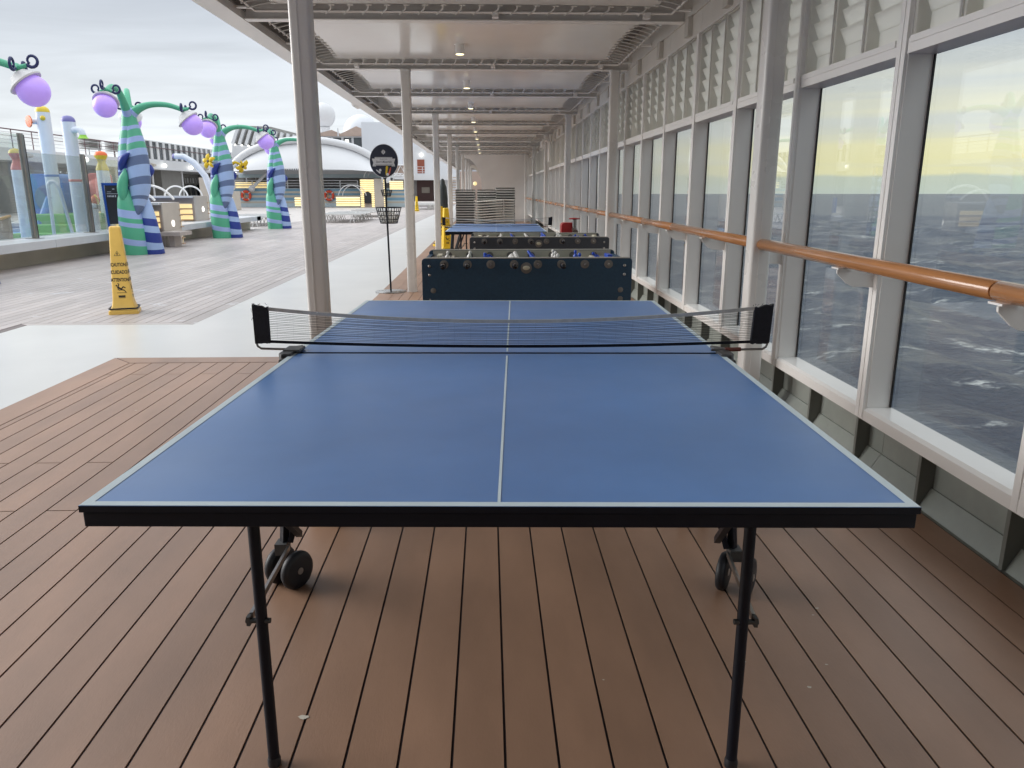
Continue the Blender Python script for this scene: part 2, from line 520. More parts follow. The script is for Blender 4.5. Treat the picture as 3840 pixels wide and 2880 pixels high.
    def mesh(s, name):
        me = bpy.data.meshes.new(name)
        me.from_pydata(s.v, [], s.f)
        me.polygons.foreach_set('material_index', s.m)
        me.polygons.foreach_set('use_smooth', s.sm)
        me.update()
        if any(s.sm):
            me.set_sharp_from_angle(angle=R(50))
        return me

    def build(s, name, m, parent=None, bevel=0.0, world=False):
        me = s.mesh(name)
        for x in (m if isinstance(m, (list, tuple)) else [m]):
            me.materials.append(M[x])
        return link(name, me, parent, bevel, world)


def link(name, me, parent=None, bevel=0.0, world=False, loc=None):
    o = bpy.data.objects.new(name, me)
    col.objects.link(o)
    if parent is not None:
        o.parent = parent
        if world:
            o.location = -root_loc(parent)
    if loc is not None:
        o.location = loc
    if bevel:
        b = o.modifiers.new('bevel', 'BEVEL')
        b.width = bevel
        b.segments = 2
        b.limit_method = 'ANGLE'
        b.angle_limit = R(40)
    return o


def root_loc(p):
    v = Vector(p.location)
    while p.parent:
        p = p.parent
        v = v + Vector(p.location)
    return v


def tag(o, label, cat, group=None):
    o['label'] = label
    o['category'] = cat
    if group:
        o['group'] = group
    return o


def thing(name, label, cat, loc=(0, 0, 0), rotz=0.0, group=None):
    o = bpy.data.objects.new(name, None)
    o.empty_display_size = 0.2
    col.objects.link(o)
    o.location = loc
    o.rotation_euler = (0, 0, rotz)
    return tag(o, label, cat, group)


def struct(o):
    o['kind'] = 'structure'
    return o


def stuff(o):
    o['kind'] = 'stuff'
    return o


def copy_tree(o, parent=None):
    c = o.copy()
    col.objects.link(c)
    if parent is not None:
        c.parent = parent
        c.matrix_parent_inverse = o.matrix_parent_inverse.copy()
    for ch in [x for x in o.children]:
        copy_tree(ch, c)
    return c


def dup(o, loc, rotz=None, label=None, group=None):
    c = copy_tree(o)
    c.location = loc
    if rotz is not None:
        c.rotation_euler = (0, 0, rotz)
    if label:
        c['label'] = label
    if group:
        c['group'] = group
    return c


ORD = 'first second third fourth fifth sixth seventh eighth ninth tenth eleventh twelfth thirteenth fourteenth fifteenth sixteenth seventeenth eighteenth'.split()


def arc(c, r, a0, a1, n, plane='xz'):
    out = []
    for i in range(n + 1):
        a = R(a0 + (a1 - a0) * i / n)
        u, w = r * math.cos(a), r * math.sin(a)
        out.append({'xz': (c[0] + u, c[1], c[2] + w), 'yz': (c[0], c[1] + u, c[2] + w), 'xy': (c[0] + u, c[1] + w, c[2])}[plane])
    return out


def text_geo(body, size, shear=0.0, offset=0.0, sx=1.0, align='CENTER'):
    cu = bpy.data.curves.new('lettering', 'FONT')
    cu.body = body
    cu.size = size
    cu.shear = shear
    cu.offset = offset
    cu.align_x = align
    cu.align_y = 'CENTER'
    o = bpy.data.objects.new('lettering', cu)
    col.objects.link(o)
    dg = bpy.context.evaluated_depsgraph_get()
    me = bpy.data.meshes.new_from_object(o.evaluated_get(dg))
    vs = [(v.co.x * sx, v.co.y, v.co.z) for v in me.vertices]
    fs = [tuple(p.vertices) for p in me.polygons]
    bpy.data.objects.remove(o)
    bpy.data.curves.remove(cu)
    bpy.data.meshes.remove(me)
    return vs, fs


def rrect(x0, x1, z0, z1, r, n=4):
    out = []
    for cx, cz, a in ((x1 - r, z1 - r, 0), (x0 + r, z1 - r, 90), (x0 + r, z0 + r, 180), (x1 - r, z0 + r, 270)):
        for i in range(n + 1):
            t = R(a + 90 * i / n)
            out.append((cx + r * math.cos(t), cz + r * math.sin(t)))
    return out


# =================================================================== SETTING
# ---- sea
def build_sea():
    rnd = random.Random(5)
    waves = []
    for i in range(26):
        L = 4.5 * (1.19 ** i) if i < 18 else rnd.uniform(6, 40)
        a = R(205 + rnd.uniform(-48, 48))
        waves.append((2 * math.pi / L * math.cos(a), 2 * math.pi / L * math.sin(a), 0.028 * L ** 0.93 * rnd.uniform(0.4, 1.0), rnd.uniform(0, 6.28)))
    xs, x, st = [], 14.0, 0.9
    while x < 420:
        xs.append(x)
        x += st
        st *= 1.012
    ys, y, st = [], -30.0, 1.1
    while y < 900:
        ys.append(y)
        y += st
        if y > 40:
            st *= 1.011
    xs += [800, 2000, 6200]
    ys = [-6200, -600] + ys + [1600, 3500, 6200]
    xs = [-6200, -3000, -80] + xs
    mb = MB()
    for y in ys:
        for x in xs:
            z = 0.0
            if 10 < x < 500 and -40 < y < 950:
                d = math.hypot(x, y)
                for kx, ky, a, ph in waves:
                    if 6.28 / math.hypot(kx, ky) < d * 0.012:
                        continue
                    z += a * math.sin(kx * x + ky * y + ph)
                z *= 0.55
            mb.v.append((x, y, -27.0 + z))
    n = len(xs)
    for j in range(len(ys) - 1):
        for i in range(n - 1):
            a = j * n + i
            mb.face((a, a + 1, a + n + 1, a + n), 0, True)
    me = bpy.data.meshes.new('sea')
    me.from_pydata(mb.v, [], mb.f)
    me.polygons.foreach_set('use_smooth', mb.sm)
    me.materials.append(M['sea'])
    return struct(link('sea', me))


build_sea()
struct(MB().box(-34, 1.98, -9, 150, -27.5, -0.05).build('hull', 'hull'))


def sheet(name, rects, z, m):
    mb = MB()
    for x0, x1, y0, y1 in rects:
        b = len(mb.v)
        mb.v += [(x0, y0, z), (x1, y0, z), (x1, y1, z), (x0, y1, z)]
        mb.face((b, b + 1, b + 2, b + 3))
    return struct(mb.build(name, m))


deck = sheet('deck', [(-3.05, 1.815, -8.1, 4.85), (-1.45, 1.815, 4.85, 75)], -0.004, 'caulk')
sheet('painted_walkway', [(-4.67, -3.05, -8.1, 6.45), (-3.05, -1.45, 4.85, 6.45), (-3.02, -1.45, 6.45, 75)], -0.0015, 'walk')
teak = sheet('teak_deck', [(-8.32, -3.02, 6.45, 75), (-8.32, -4.67, -8.1, 6.45)], -0.004, 'caulk2')
sheet('sun_deck', [(-34, -8.32, -8.1, 150), (-8.32, 1.9, 75, 150)], -0.006, 'sundeck')

plank_cache = {}


def plank_mesh(w, l, m, chop=None):
    key = (round(w, 3), round(l, 2), m)
    if key not in plank_cache:
        mb = MB().box(0, w, 0, l, -0.012, 0.0, skip='b')
        me = mb.mesh('plank')
        me.materials.append(M[m])
        plank_cache[key] = me
    return plank_cache[key]


def lay(parent, m, segs, zs=0.0):
    for x0, x1, y0, y1 in segs:
        link('plank', plank_mesh(x1 - x0, y1 - y0, m), parent, loc=(x0, y0, zs))


# brown deck: pitch 0.128, 7 mm seams, butt joints alternating
P, G = 0.128, 0.007
segs, far = [], []
x = 1.808
cols = []
while x > -2.84:
    cols.append((max(x - P + G, -2.842), x))
    x -= P
for i, (a, b) in enumerate(cols):
    if b - a < 0.03:
        continue
    odd = i % 2
    if b > -1.24:
        js = [-2.6, 1.776 + (0 if odd else 0.6) if b < -1.3 else 2.37 if odd else 4.27, 4.27 if not odd else 6.9]
        js = [-2.6] + ([2.371, 5.3, 8.9, 13.5] if odd else [4.271, 7.1, 11.0, 16.0]) + [22, 30]
        for y0, y1 in zip(js[:-1], js[1:]):
            (segs if y0 < 11.5 else far).append((a, b, y0, y1 - G))
        far.append((a, b, 30, 60))
    else:
        js = [-2.6] + ([-0.3, 2.371] if odd else [1.776, 4.271]) + [4.65]
        for y0, y1 in zip(js[:-1], js[1:]):
            if y1 - y0 > 0.05:
                segs.append((a, b, y0, y1 - G))
lay(deck, 'plank', segs)
mb = MB()
for a, b, y0, y1 in far:
    mb.box(a, b, y0, y1, -0.012, 0.0, skip='b')
stuff(mb.build('planking', 'plank', deck))
# margin planks with mitred corner
MB().prism([(-3.05, -8.1), (-2.85, -8.1), (-2.85, 4.65), (-3.05, 4.85)], -0.012, 0.0, 'xy').build('plank', 'plank', deck)
MB().prism([(-2.842, 4.658), (-1.262, 4.658), (-1.45, 4.85), (-3.034, 4.85)], -0.012, 0.0, 'xy').build('plank', 'plank', deck)
MB().prism([(-1.45, 4.862), (-1.26, 4.668), (-1.26, 60), (-1.45, 60)], -0.012, 0.0, 'xy').build('plank', 'plank', deck)

# grey teak deck
P2, G2 = 0.124, 0.008
segs, far = [], []
x = -3.17
i = 0
rj = random.Random(3)
while x > -8.3:
    a, b = max(x - P2 + G2, -8.31), x
    y0 = 6.56 if b > -4.7 else -2.0
    if y0 < 0:
        far.append((a, b, -5.0, 2.0 - G2))
        y0 = 2.0
    cuts = [y0]
    y = y0 + rj.uniform(0.6, 2.4)
    while y < 19:
        cuts.append(y)
        y += rj.uniform(2.0, 3.4)
    for c0, c1 in zip(cuts[:-1], cuts[1:]):
        (segs if c1 < 17 else far).append((a, b, c0, c1 - G2))
    yy = cuts[-1]
    while yy < 60:
        far.append((a, b, yy, yy + 5 - G2))
        yy += 5
    x -= P2
    i += 1
segs.sort(key=lambda q: q[2])
far += segs[270:]
lay(teak, 'teak', segs[:270])
mb = MB()
for a, b, y0, y1 in far:
    mb.box(a, b, y0, y1, -0.012, 0.0, skip='b')
stuff(mb.build('planking', 'teak', teak))
MB().prism([(-3.02, 6.45), (-3.02, 70), (-3.16, 70), (-3.16, 6.55)], -0.012, 0.0, 'xy').build('plank', 'teak', teak)
MB().prism([(-4.67, 6.45), (-3.03, 6.45), (-3.17, 6.55), (-4.8, 6.55)], -0.012, 0.0, 'xy').build('plank', 'teak', teak)

# =================================================================== CANOPY OVER THE WALKWAY
YB = [6.15 + 2.835 * k for k in range(-6, 19)]
canopy = thing('canopy', 'long white roof canopy of laced membrane panels over the walkway', 'canopy', (0, 10, 2.79))
canopy_parts = []


def cpart(mb, name, m, bevel=0.0):
    o = mb.build(name, m, canopy, bevel, world=True)
    return o


YE = YB[-1] + 0.1
cpart(MB().box(-2.42, 2.3, YB[0] - 0.2, YE, 3.12, 3.2), 'roof_plate', 'roofdark')
cpart(MB().prism([(-2.41, 2.83), (-2.36, 2.79), (-2.16, 2.79), (-2.16, 3.12), (-2.41, 3.12)], YB[0] - 0.2, YE, 'xz'), 'edge_beam', 'beam')
cpart(MB().box(-2.16, -2.145, YB[0], YE, 2.86, 3.12), 'liner', 'roofdark')
mb = MB()
yy = 4.6
while yy < 50:
    mb.prism([(-2.44, 2.86), (-2.40, 2.775), (-2.36, 2.785), (-2.36, 2.9), (-2.44, 2.9)], yy, yy + 0.55, 'xz')
    yy += 8.5
stuff(cpart(mb, 'gutter_spout', 'beam'))

wav = MB()
memb = None
for k, yb in enumerate(YB):
    x1 = 1.76 if yb < 32 else -0.26
    if yb > 32:
        x1 = -0.3
    # cross beam: flanged
    cpart(MB().box(-2.15, 1.78, yb - 0.055, yb + 0.055, 2.79, 2.80).box(-2.15, 1.78, yb - 0.014, yb + 0.014, 2.80, 3.12), 'cross_beam', 'beam')
    if k == len(YB) - 1:
        break
    ya, yz = yb + 0.15, YB[k + 1] - 0.21
    if k == 0 or memb is None:
        # stretched membrane with slight sag and rounded corners
        g = MB()
        nx, ny = 18, 14
        X0, X1 = -1.86, 1.50
        Ly = yz - ya
        for j in range(ny + 1):
            for i in range(nx + 1):
                u, v = i / nx, j / ny
                pinch = 0.035 * math.sin(math.pi * v) * (1 - abs(2 * u - 1)) ** 0
                xx = X0 + (X1 - X0) * u
                if i == 0:
                    xx += 0.06 * math.sin(math.pi * v)
                if i == nx:
                    xx -= 0.06 * math.sin(math.pi * v)
                yv = Ly * v
                if j == 0:
                    yv += 0.035 * math.sin(math.pi * u)
                if j == ny:
                    yv -= 0.035 * math.sin(math.pi * u)
                zz = 2.885 - 0.030 * math.sin(math.pi * u) * math.sin(math.pi * v)
                g.v.append((xx, yv, zz - 2.79))
        n = nx + 1
        for j in range(ny):
            for i in range(nx):
                g.face((j * n + i, (j + 1) * n + i, (j + 1) * n + i + 1, j * n + i + 1), 0, True)
        memb = g.mesh('membrane')
        memb.materials.append(M['membrane'])
        # rods running round the frame, and the cord that laces the membrane to them
        rd = MB()
        rz = 2.845 - 2.79
        loop = [(-2.03, -0.055, rz), (1.64, -0.055, rz), (1.64, Ly + 0.075, rz), (-2.03, Ly + 0.075, rz)]
        rd.tube(loop, 0.013, 8, closed=True, up=(0, 0, 1))
        rodm = rd.mesh('rod')
        rodm.materials.append(M['beam'])
        lc = MB()
        hz = 2.885 - 2.79
        nseg = 20
        for i in range(nseg):
            xa = -1.80 + 3.24 * (i + 0.5) / nseg
            bow = 0.035 * math.sin(math.pi * (i + 0.5) / nseg)
            for (ye, yr) in ((bow, -0.07), (Ly - bow, Ly + 0.09)):
                lc.tube([(xa + 0.045, ye + (0.02 if yr < 0 else -0.02), hz + 0.004), (xa + 0.03, (ye + yr) / 2, hz - 0.03), (xa - 0.025, yr, rz - 0.018), (xa - 0.03, yr, rz + 0.012)], 0.0075, 5)
                lc.box(xa + 0.02, xa + 0.07, min(ye, ye + 0.03) - 0.01, max(ye, ye + 0.03) - 0.01, hz - 0.012, hz - 0.004)
        ms = 15
        for i in range(ms):
            yv = Ly * (i + 0.5) / ms
            bow = 0.06 * math.sin(math.pi * (i + 0.5) / ms)
            for (xe, xr) in ((-1.86 + bow, -2.045), (1.50 - bow, 1.655)):
                s_ = 1 if xr > xe else -1
                lc.tube([(xe - s_ * 0.02, yv + 0.03, hz + 0.004), ((xe + xr) / 2, yv, hz - 0.025), (xr, yv - 0.03, rz - 0.018), (xr, yv - 0.035, rz + 0.012)], 0.0075, 5)
                lc.box(min(xe, xe - s_ * 0.04), max(xe, xe - s_ * 0.04), yv + 0.015, yv + 0.05, hz - 0.012, hz - 0.004)
        lacem = lc.mesh('lacing')
        lacem.materials.append(M['cord'])
        br = MB()
        for xx in (-1.62, 0.07, 1.42):
            br.box(xx - 0.028, xx + 0.028, Ly + 0.06, Ly + 0.145, 0.012, rz + 0.005)
        for yv in (0.06, Ly * 0.5, Ly - 0.06):
            br.box(-2.145, -2.02, yv - 0.025, yv + 0.025, rz - 0.01, rz + 0.004)
            br.box(1.63, 1.775, yv - 0.025, yv + 0.025, rz - 0.01, rz + 0.004)
        brm = br.mesh('bracket')
        brm.materials.append(M['beam'])
    for nm, me in (('membrane', memb), ('rod', rodm), ('lacing', lacem), ('bracket', brm)):
        o = link(nm, me, canopy)
        o.location = (0, ya - 10, 0)
        if nm in ('lacing', 'bracket'):
            stuff(o)

# downlights under the membrane
dl = MB().lathe([(0.062, 0.0), (0.062, -0.008), (0.047, -0.010), (0.047, -0.105), (0.040, -0.107)], 20)
for i in range(9):
    yl = 7.62 + 2.84 * i
    t = thing('ceiling_light', 'small white can downlight under the canopy, lit', 'downlight', (-0.3, yl, 2.862), 0, 'row of can downlights under the canopy')
    t['label'] = ['can downlight under the canopy, closest to the leaning front post', 'second lit can downlight along the canopy',
                  'third lit can downlight along the canopy'][i] if i < 3 else '%s lit can downlight counting along the canopy from the near end' % ORD[i]
    ll = bpy.data.lights.new('downlight', 'AREA')
    ll.shape = 'DISK'
    ll.size = 0.08
    ll.energy = 4.5
    ll.spread = R(112)
    ll.color = (1.0, 0.93, 0.80)
    lo = bpy.data.objects.new('bulb', ll)
    col.objects.link(lo)
    lo.parent = t
    lo.location = (0, 0, -0.115)
    if i == 0:
        d0 = dl.build('housing', 'white', t)
        e0 = MB().lathe([(0.043, -0.1072), (0.043, -0.1095)], 20).build('lens', 'lens', t)
    else:
        link('housing', d0.data, t)
        link('lens', e0.data, t)
for i in range(6):
    t = thing('ceiling_light', 'tiny lit downlight beyond the end wall arch, %s from that wall' % ORD[i], 'downlight', (-0.62, 36.2 + 2.84 * i, 2.86), 0, 'downlights beyond the arched end wall')
    link('housing', d0.data, t)
    link('lens', e0.data, t)

# =================================================================== POSTS AND COLUMNS
def post_mesh(name, h=2.79, s=0.060):
    mb = MB().prism(rrect(-s, s, -s, s, 0.022, 5), 0.0, h, 'xy')
    for i in range(len(mb.sm)):
        mb.sm[i] = i > 1
    mb.box(-0.014, -0.009, -s - 0.0035, -s + 0.001, 0.01, h - 0.02)
    mb.prism(rrect(-s - 0.006, s + 0.006, -s - 0.006, s + 0.006, 0.026, 5), h - 0.03, h - 0.001, 'xy')
    mb.prism(rrect(-s - 0.004, s + 0.004, -s - 0.004, s + 0.004, 0.024, 5), 0.0, 0.012, 'xy')
    me = mb.mesh(name)
    me.materials.append(M['post'])
    return me


pm = post_mesh('post')
plab = ['white square steel post standing close beside the near ping pong table', 'white post next to the sign stand and the near foosball table',
        'white post before the yellow cones by the second ping pong table', 'white post just past the yellow caution cones']
for i in range(9):
    t = link('post', pm, loc=(-1.03, 3.30 + 5.67 * i, 0))
    tag(t, plab[i] if i < 4 else 'slim white walkway post, %s in the row counting from the near table' % ORD[i], 'post', 'white posts along the walkway')
clab = ['white square column the handrail meets beside the near ping pong table net', 'white column against the windows behind the red hydrant box side of foosball table',
        'white column by the windows level with the second ping pong table', 'white column by the windows with a bent pipe at its top']
clab[1] = 'white column against the windows at the corner of the far foosball table'
cols_r = []
for i in range(-1, 6):
    t = link('column', pm, loc=(1.615, 3.30 + 5.67 * i, 0))
    lab = clab[i] if 0 <= i < 4 else 'white window column, %s along the wall counting from the near table' % ORD[i] if i > 0 else 'white window column standing behind the viewer'
    tag(t, lab, 'column', 'white columns against the window wall')
# bent pipe by the fourth column
t = MB().tube([(1.66, 19.9, 2.05), (1.66, 19.9, 2.5)] + arc((1.56, 19.9, 2.52), 0.10, 0, 180, 8) + [(1.46, 19.9, 2.42)], 0.045, 10).build('vent_pipe', 'white')
tag(t, 'white gooseneck vent pipe bending over beside a window column', 'pipe')

# =================================================================== WINDOW WALL
wall = thing('window_wall', 'long white window wall with sea view panes and louvres above', 'window wall', (1.78, 10, 0))


def wpart(mb, name, m, bevel=0.0, parent=None):
    return mb.build(name, m, parent or wall, bevel, world=True)


BAY = 1.134
NB = range(-7, 27)
base_y = 2.135
wm = {}


def wl(name, me, y, parent=None):
    o = link(name, me, parent or wall)
    o.location = Vector((-1.78, y - 10, 0)) if parent is None else Vector((0, 0, 0))
    return o


def once(key, mb, m):
    if key not in wm:
        me = mb.mesh(key)
        for x in (m if isinstance(m, (list, tuple)) else [m]):
            me.materials.append(M[x])
        wm[key] = me
    return wm[key]


mull = MB().box(1.784, 1.905, 0, 0.082, 0.318, 2.60)
mull.box(1.768, 1.784, 0.004, 0.036, 0.262, 2.60).box(1.770, 1.784, 0.046, 0.078, 0.262, 2.60)
once('mullion', mull, 'white')
once('gasket', MB().box(1.892, 1.899, -0.011, -0.001, 0.32, 1.883).box(1.892, 1.899, 0.083, 0.092, 0.32, 1.883), 'gasket')
once('pane', MB().box(1.899, 1.907, 0.084, BAY - 0.002, 0.312, 1.9), 'glass')
once('header', MB().box(1.776, 1.91, 0.0825, BAY - 0.0005, 1.885, 1.945).box(1.770, 1.776, 0.10, BAY - 0.02, 1.925, 1.952), 'white')
once('sill', MB().prism([(1.772, 0.258), (1.905, 0.258), (1.905, 0.318), (1.79, 0.318), (1.772, 0.306)], 0.0, BAY - 0.001, 'xz'), 'whitegloss')
once('lower_panel', MB().box(1.887, 1.905, 0, BAY - 0.003, 0.085, 0.257).prism([(1.832, -0.003), (1.905, -0.003), (1.905, 0.084), (1.880, 0.084)], 0, BAY - 0.003, 'xz'), 'wallgrey')
once('fin', MB().box(1.822, 1.886, 0, 0.012, 0.0, 0.257).box(1.818, 1.822, -0.004, 0.016, 0.0, 0.257), 'fin')
once('fascia_plate', MB().box(1.788, 1.9, 0, BAY - 0.004, 2.605, 2.79), 'fascia')
once('fascia_clip', MB().box(1.745, 1.787, 0.30, 0.42, 2.63, 2.785), 'lip')
PW = (BAY - 0.082) / 3
lp = MB()
lp.box(1.79, 1.86, 0.0, 0.018, 1.946, 2.60).box(1.79, 1.86, PW - 0.018, PW, 1.946, 2.60)
lp.box(1.79, 1.875, 0.0185, PW - 0.0185, 2.585, 2.60).box(1.850, 1.856, 0.0185, PW - 0.0185, 1.946, 2.050)
lp.box(1.782, 1.79, -0.001, 0.014, 1.953, 2.60)
once('louvre_panel', lp, 'louvre')
once('slat', MB().bar((1.812, PW / 2, 0.034), (1.850, PW / 2, -0.046), PW - 0.037, 0.003), 'louvre')
sp = MB()
for k in NB:
    y = base_y + BAY * k
    for nm in ('mullion', 'gasket', 'pane', 'header', 'sill', 'lower_panel', 'fascia_plate', 'fascia_clip'):
        o = wl(nm, wm[nm], y)
        if nm == 'gasket':
            stuff(o)
    for q in (0, 1):
        wl('fin', wm['fin'], 1.133 + BAY * (k + 1) + q * BAY / 2 - BAY)
    for j in range(3):
        yo = y + 0.082 + PW * j
        if k > 12:
            # too far along to tell the slats apart: panels of joined slats
            for i in range(6):
                b = len(sp.v)
                sp.bar((1.812, yo + PW / 2, 2.124 + 0.092 * i), (1.850, yo + PW / 2, 2.044 + 0.092 * i), PW - 0.04, 0.003)
            wl('louvre_panel', wm['louvre_panel'], yo)
            continue
        p = wl('louvre_panel', wm['louvre_panel'], yo)
        for i in range(6):
            s_ = link('slat', wm['slat'], p)
            s_.location = (0, 0, 2.09 + 0.092 * i)
stuff(wpart(sp, 'louvre_slats', 'louvre'))
wpart(MB().box(1.78, 1.95, base_y - BAY * 7 - 0.5, base_y + BAY * 27, 2.795, 3.12), 'top_beam', 'fascia')
wpart(MB().box(1.818, 1.9, -8.1, 34, -0.03, -0.004), 'gutter', 'gutter')
wpart(MB().box(1.772, 1.784, -2, 33, 2.596, 2.604), 'trim', 'white')

# handrail with its bracket plates
rail = thing('handrail', 'varnished round teak handrail along the window wall', 'handrail', (1.62, 1.09, 1.01))
edges = []
for c in range(-1, 6):
    ya = 3.30 + 5.67 * c + 0.055
    edges += [(ya, ya + 2.10), (ya + 2.107, ya + 3.41), (ya + 3.417, ya + 5.56)]
edges = [(-5.8, -2.3), (-2.293, 1.085), (1.093, 3.245)] + [e for e in edges if e[0] > 3.2 and e[0] < 32]
for a, b in edges:
    MB().tube([(1.62, a, 1.01), (1.62, a + 0.004, 1.01), (1.62, b - 0.004, 1.01), (1.62, b, 1.01)], [0.030, 0.033, 0.033, 0.030], 20, rx=1.12, up=(0, 0, 1)).build('rail', 'wood', rail, world=True)
bp = MB().prism([(1.78, 0.885), (1.78, 0.955), (1.60, 0.972), (1.59, 0.965), (1.592, 0.95), (1.64, 0.905), (1.67, 0.89)], 0.0, 0.010, 'xz')
bp.box(1.765, 1.78, -0.03, 0.04, 0.88, 0.97)
bp.box(1.58, 1.66, -0.03, 0.04, 0.972, 0.979)
bm_ = bp.mesh('rail_bracket')
bm_.materials.append(M['white'])
for k in range(-7, 26):
    o = link('rail_bracket', bm_, rail)
    o.location = Vector((-1.62, base_y + BAY * k + 0.036 - 1.09, -1.01))

# =================================================================== END WALLS WITH ARCHES
def arch_wall(y, name, label, xa, m, top=2.79):
    poly = [(1.9, 0.0), (1.9, top), (-1.05, top)]
    for i in range(13):
        a = R(90 - 90 * i / 12)
        poly.append((-1.05 + 0.80 * math.cos(a) + xa, 1.45 + (top - 0.10 - 1.45) * math.sin(a)))
    poly.append((-0.25 + xa, 0.0))
    o = MB().prism(poly[::-1], y, y + 0.14, 'xz').build(name, m)
    return tag(o, label, 'wall')


o = MB().box(-30.0, 1.95, -9.0, -5.2, 0, 7.5).build('aft_shade_block', 'roofdark')  # added out of view to block light from behind the camera
tag(o, 'unseen dark block added behind the viewer to shade the deck', 'deckhouse')
arch_wall(32.6, 'end_wall', 'pale end wall with a curved cutaway edge behind the stacked loungers', 0, 'white')
arch_wall(47.0, 'arch_wall', 'second curved cream wall glimpsed through the cutaway of the end wall', -0.05, 'fascia')
o = MB().box(-2.2, 1.9, 62.0, 62.2, 0, 2.79).build('corridor_wall', 'awning')
tag(o, 'brown lit wall closing the far corridor', 'wall')
t = thing('wall_lamp', 'glowing round wall lamp deep in the far corridor', 'lamp', (-0.75, 46.6, 1.72))
MB().ball((0, 0, 0), 0.12, 14, 8).build('globe', 'warm', t)
MB().box(-0.05, 0.05, 0.0, 0.4, -0.05, 0.05).build('bracket', 'white', t)
# =================================================================== PING PONG TABLES
def pp_table(label, loc, rotz, z=0.76, full=True):
    t = thing('ping_pong_table', label, 'table tennis table', loc, rotz, 'table tennis tables')
    W, L, gap = 0.7655, 2.74, 0.012
    for h in (0, 1):
        y0, y1 = (0, L / 2 - gap) if h == 0 else (L / 2 + gap, L)
        tb = MB().box(-W, W, y0, y1, z - 0.013, z, 1)
        tb.m[1] = 0
        top = tb.build('tabletop', ['ttblue', 'black'], t)
        zz = z + 0.0008
        ln = MB()
        lw = 0.02
        ya, yb = (y0, y1)
        def q(x0, x1, a, b):
            k = len(ln.v)
            ln.v.extend([(x0, a, zz), (x1, a, zz), (x1, b, zz), (x0, b, zz)])
            ln.face((k, k + 1, k + 2, k + 3))
        q(-W + 0.001, -W + lw, ya + 0.001, yb - 0.001)
        q(W - lw, W - 0.001, ya + 0.001, yb - 0.001)
        if h == 0:
            q(-W + lw, W - lw, ya + 0.001, ya + lw)
            q(-0.0028, 0.0028, ya + lw, yb - 0.035)
        else:
            q(-W + lw, W - lw, yb - lw, yb - 0.001)
            q(-0.0028, 0.0028, ya + 0.012, yb - lw)
        ln.build('edge_line', 'ttline', top)
        fr = MB()
        e = 0.004
        fr.box(-W + e, W - e, y0 + e if h == 0 else y1 - 0.03, y0 + 0.03 if h == 0 else y1 - e, z - 0.043, z - 0.0145)
        fr.box(-W + e, -W + 0.03, y0 + 0.031, y1 - 0.031, z - 0.043, z - 0.0145)
        fr.box(W - 0.03, W - e, y0 + 0.031, y1 - 0.031, z - 0.043, z - 0.0145)
        yi = y1 - 0.03 if h == 0 else y0
        fr.box(-W + e, W - e, yi, yi + 0.029, z - 0.040, z - 0.0145)
        for xx in (-0.45, 0.45):
            fr.box(xx - 0.012, xx + 0.012, y0 + 0.031, y1 - 0.031, z - 0.04, z - 0.0145)
        fr.build('apron', 'black', t, 0.002)
        yl = 0.245 if h == 0 else L - 0.245
        for s in (-1, 1):
            lg = MB().cyl((s * 0.541, yl, 0.022), (s * 0.541, yl, z - 0.024), 0.0130, 14)
            leg = lg.build('leg', 'black', t)
            MB().lathe([(0.0145, 0.0), (0.0155, 0.004), (0.0155, 0.018), (0.0138, 0.024)], 14, (s * 0.541, yl, 0)).build('rubber_foot', 'rubber', leg)
            MB().cyl((s * 0.52, yl - 0.003, 0.385), (s * 0.575, yl - 0.003, 0.385), 0.0065, 8).box(s * 0.569 - 0.004, s * 0.569 + 0.004, yl - 0.009, yl + 0.007, 0.374, 0.396).build('clip', 'blackgrey', leg)
            # folding strut from the leg to the wheel carriage
            sg = 1 if h == 0 else -1
            yw = 1.10 if h == 0 else L - 1.10
            if s > 0 and h == 0:
                yw = 1.06
            MB().bar((s * 0.568, yl + sg * 0.01, 0.388), (s * 0.73, yw - sg * 0.05, 0.165), 0.008, 0.016).build('strut', 'darksteel', t)
            MB().bar((s * 0.545, yl + sg * 0.02, z - 0.07), (s * 0.70, yw - sg * 0.02, 0.20), 0.02, 0.02).build('brace', 'black', t)
            MB().bar((s * 0.74, yw, 0.165), (s * 0.58, yw + sg * 0.06, z - 0.043), 0.03, 0.018).bar((s * 0.76, yw, 0.16), (s * 0.72, yw + sg * 0.04, z - 0.043), 0.022, 0.022).build('carriage_arm', 'black', t)
            MB().box(s * 0.765 - 0.02, s * 0.765 + 0.02, yw - 0.03, yw + 0.02, 0.125, 0.165).build('axle_block', 'blackgrey', t)
            for dxw in (-0.042, 0.030):
                cx = s * (0.695 + dxw) if s < 0 else 0.742 + dxw + 0.042
                if s < 0:
                    cx = -0.785 + (0.0 if dxw < 0 else 0.068)
                wh = MB().lathe([(0.050, -0.016), (0.062, -0.013), (0.067, -0.005), (0.067, 0.005), (0.062, 0.013), (0.050, 0.016)], 28, (cx, yw + (0.02 if dxw < 0 else -0.02), 0.067), (0.86, -0.5, 0)).build('wheel', 'rubber', t)
                MB().lathe([(0.012, -0.018), (0.0125, 0.0), (0.012, 0.018)], 12, (cx, yw + (0.02 if dxw < 0 else -0.02), 0.067), (0.86, -0.5, 0)).build('hub', 'steel', wh)
    # centre hinge bracket at each side
    for s in (-1, 1):
        MB().box(s * (W - 0.02) - 0.028, s * (W - 0.02) + 0.028, L / 2 - 0.13, L / 2 + 0.13, z - 0.085, z - 0.0145).box(s * (W + 0.012) - 0.011, s * (W + 0.012) + 0.011, L / 2 - 0.10, L / 2 + 0.10, z - 0.07, z - 0.005).build('hinge_block', 'blackgrey', t, 0.004)
    return t


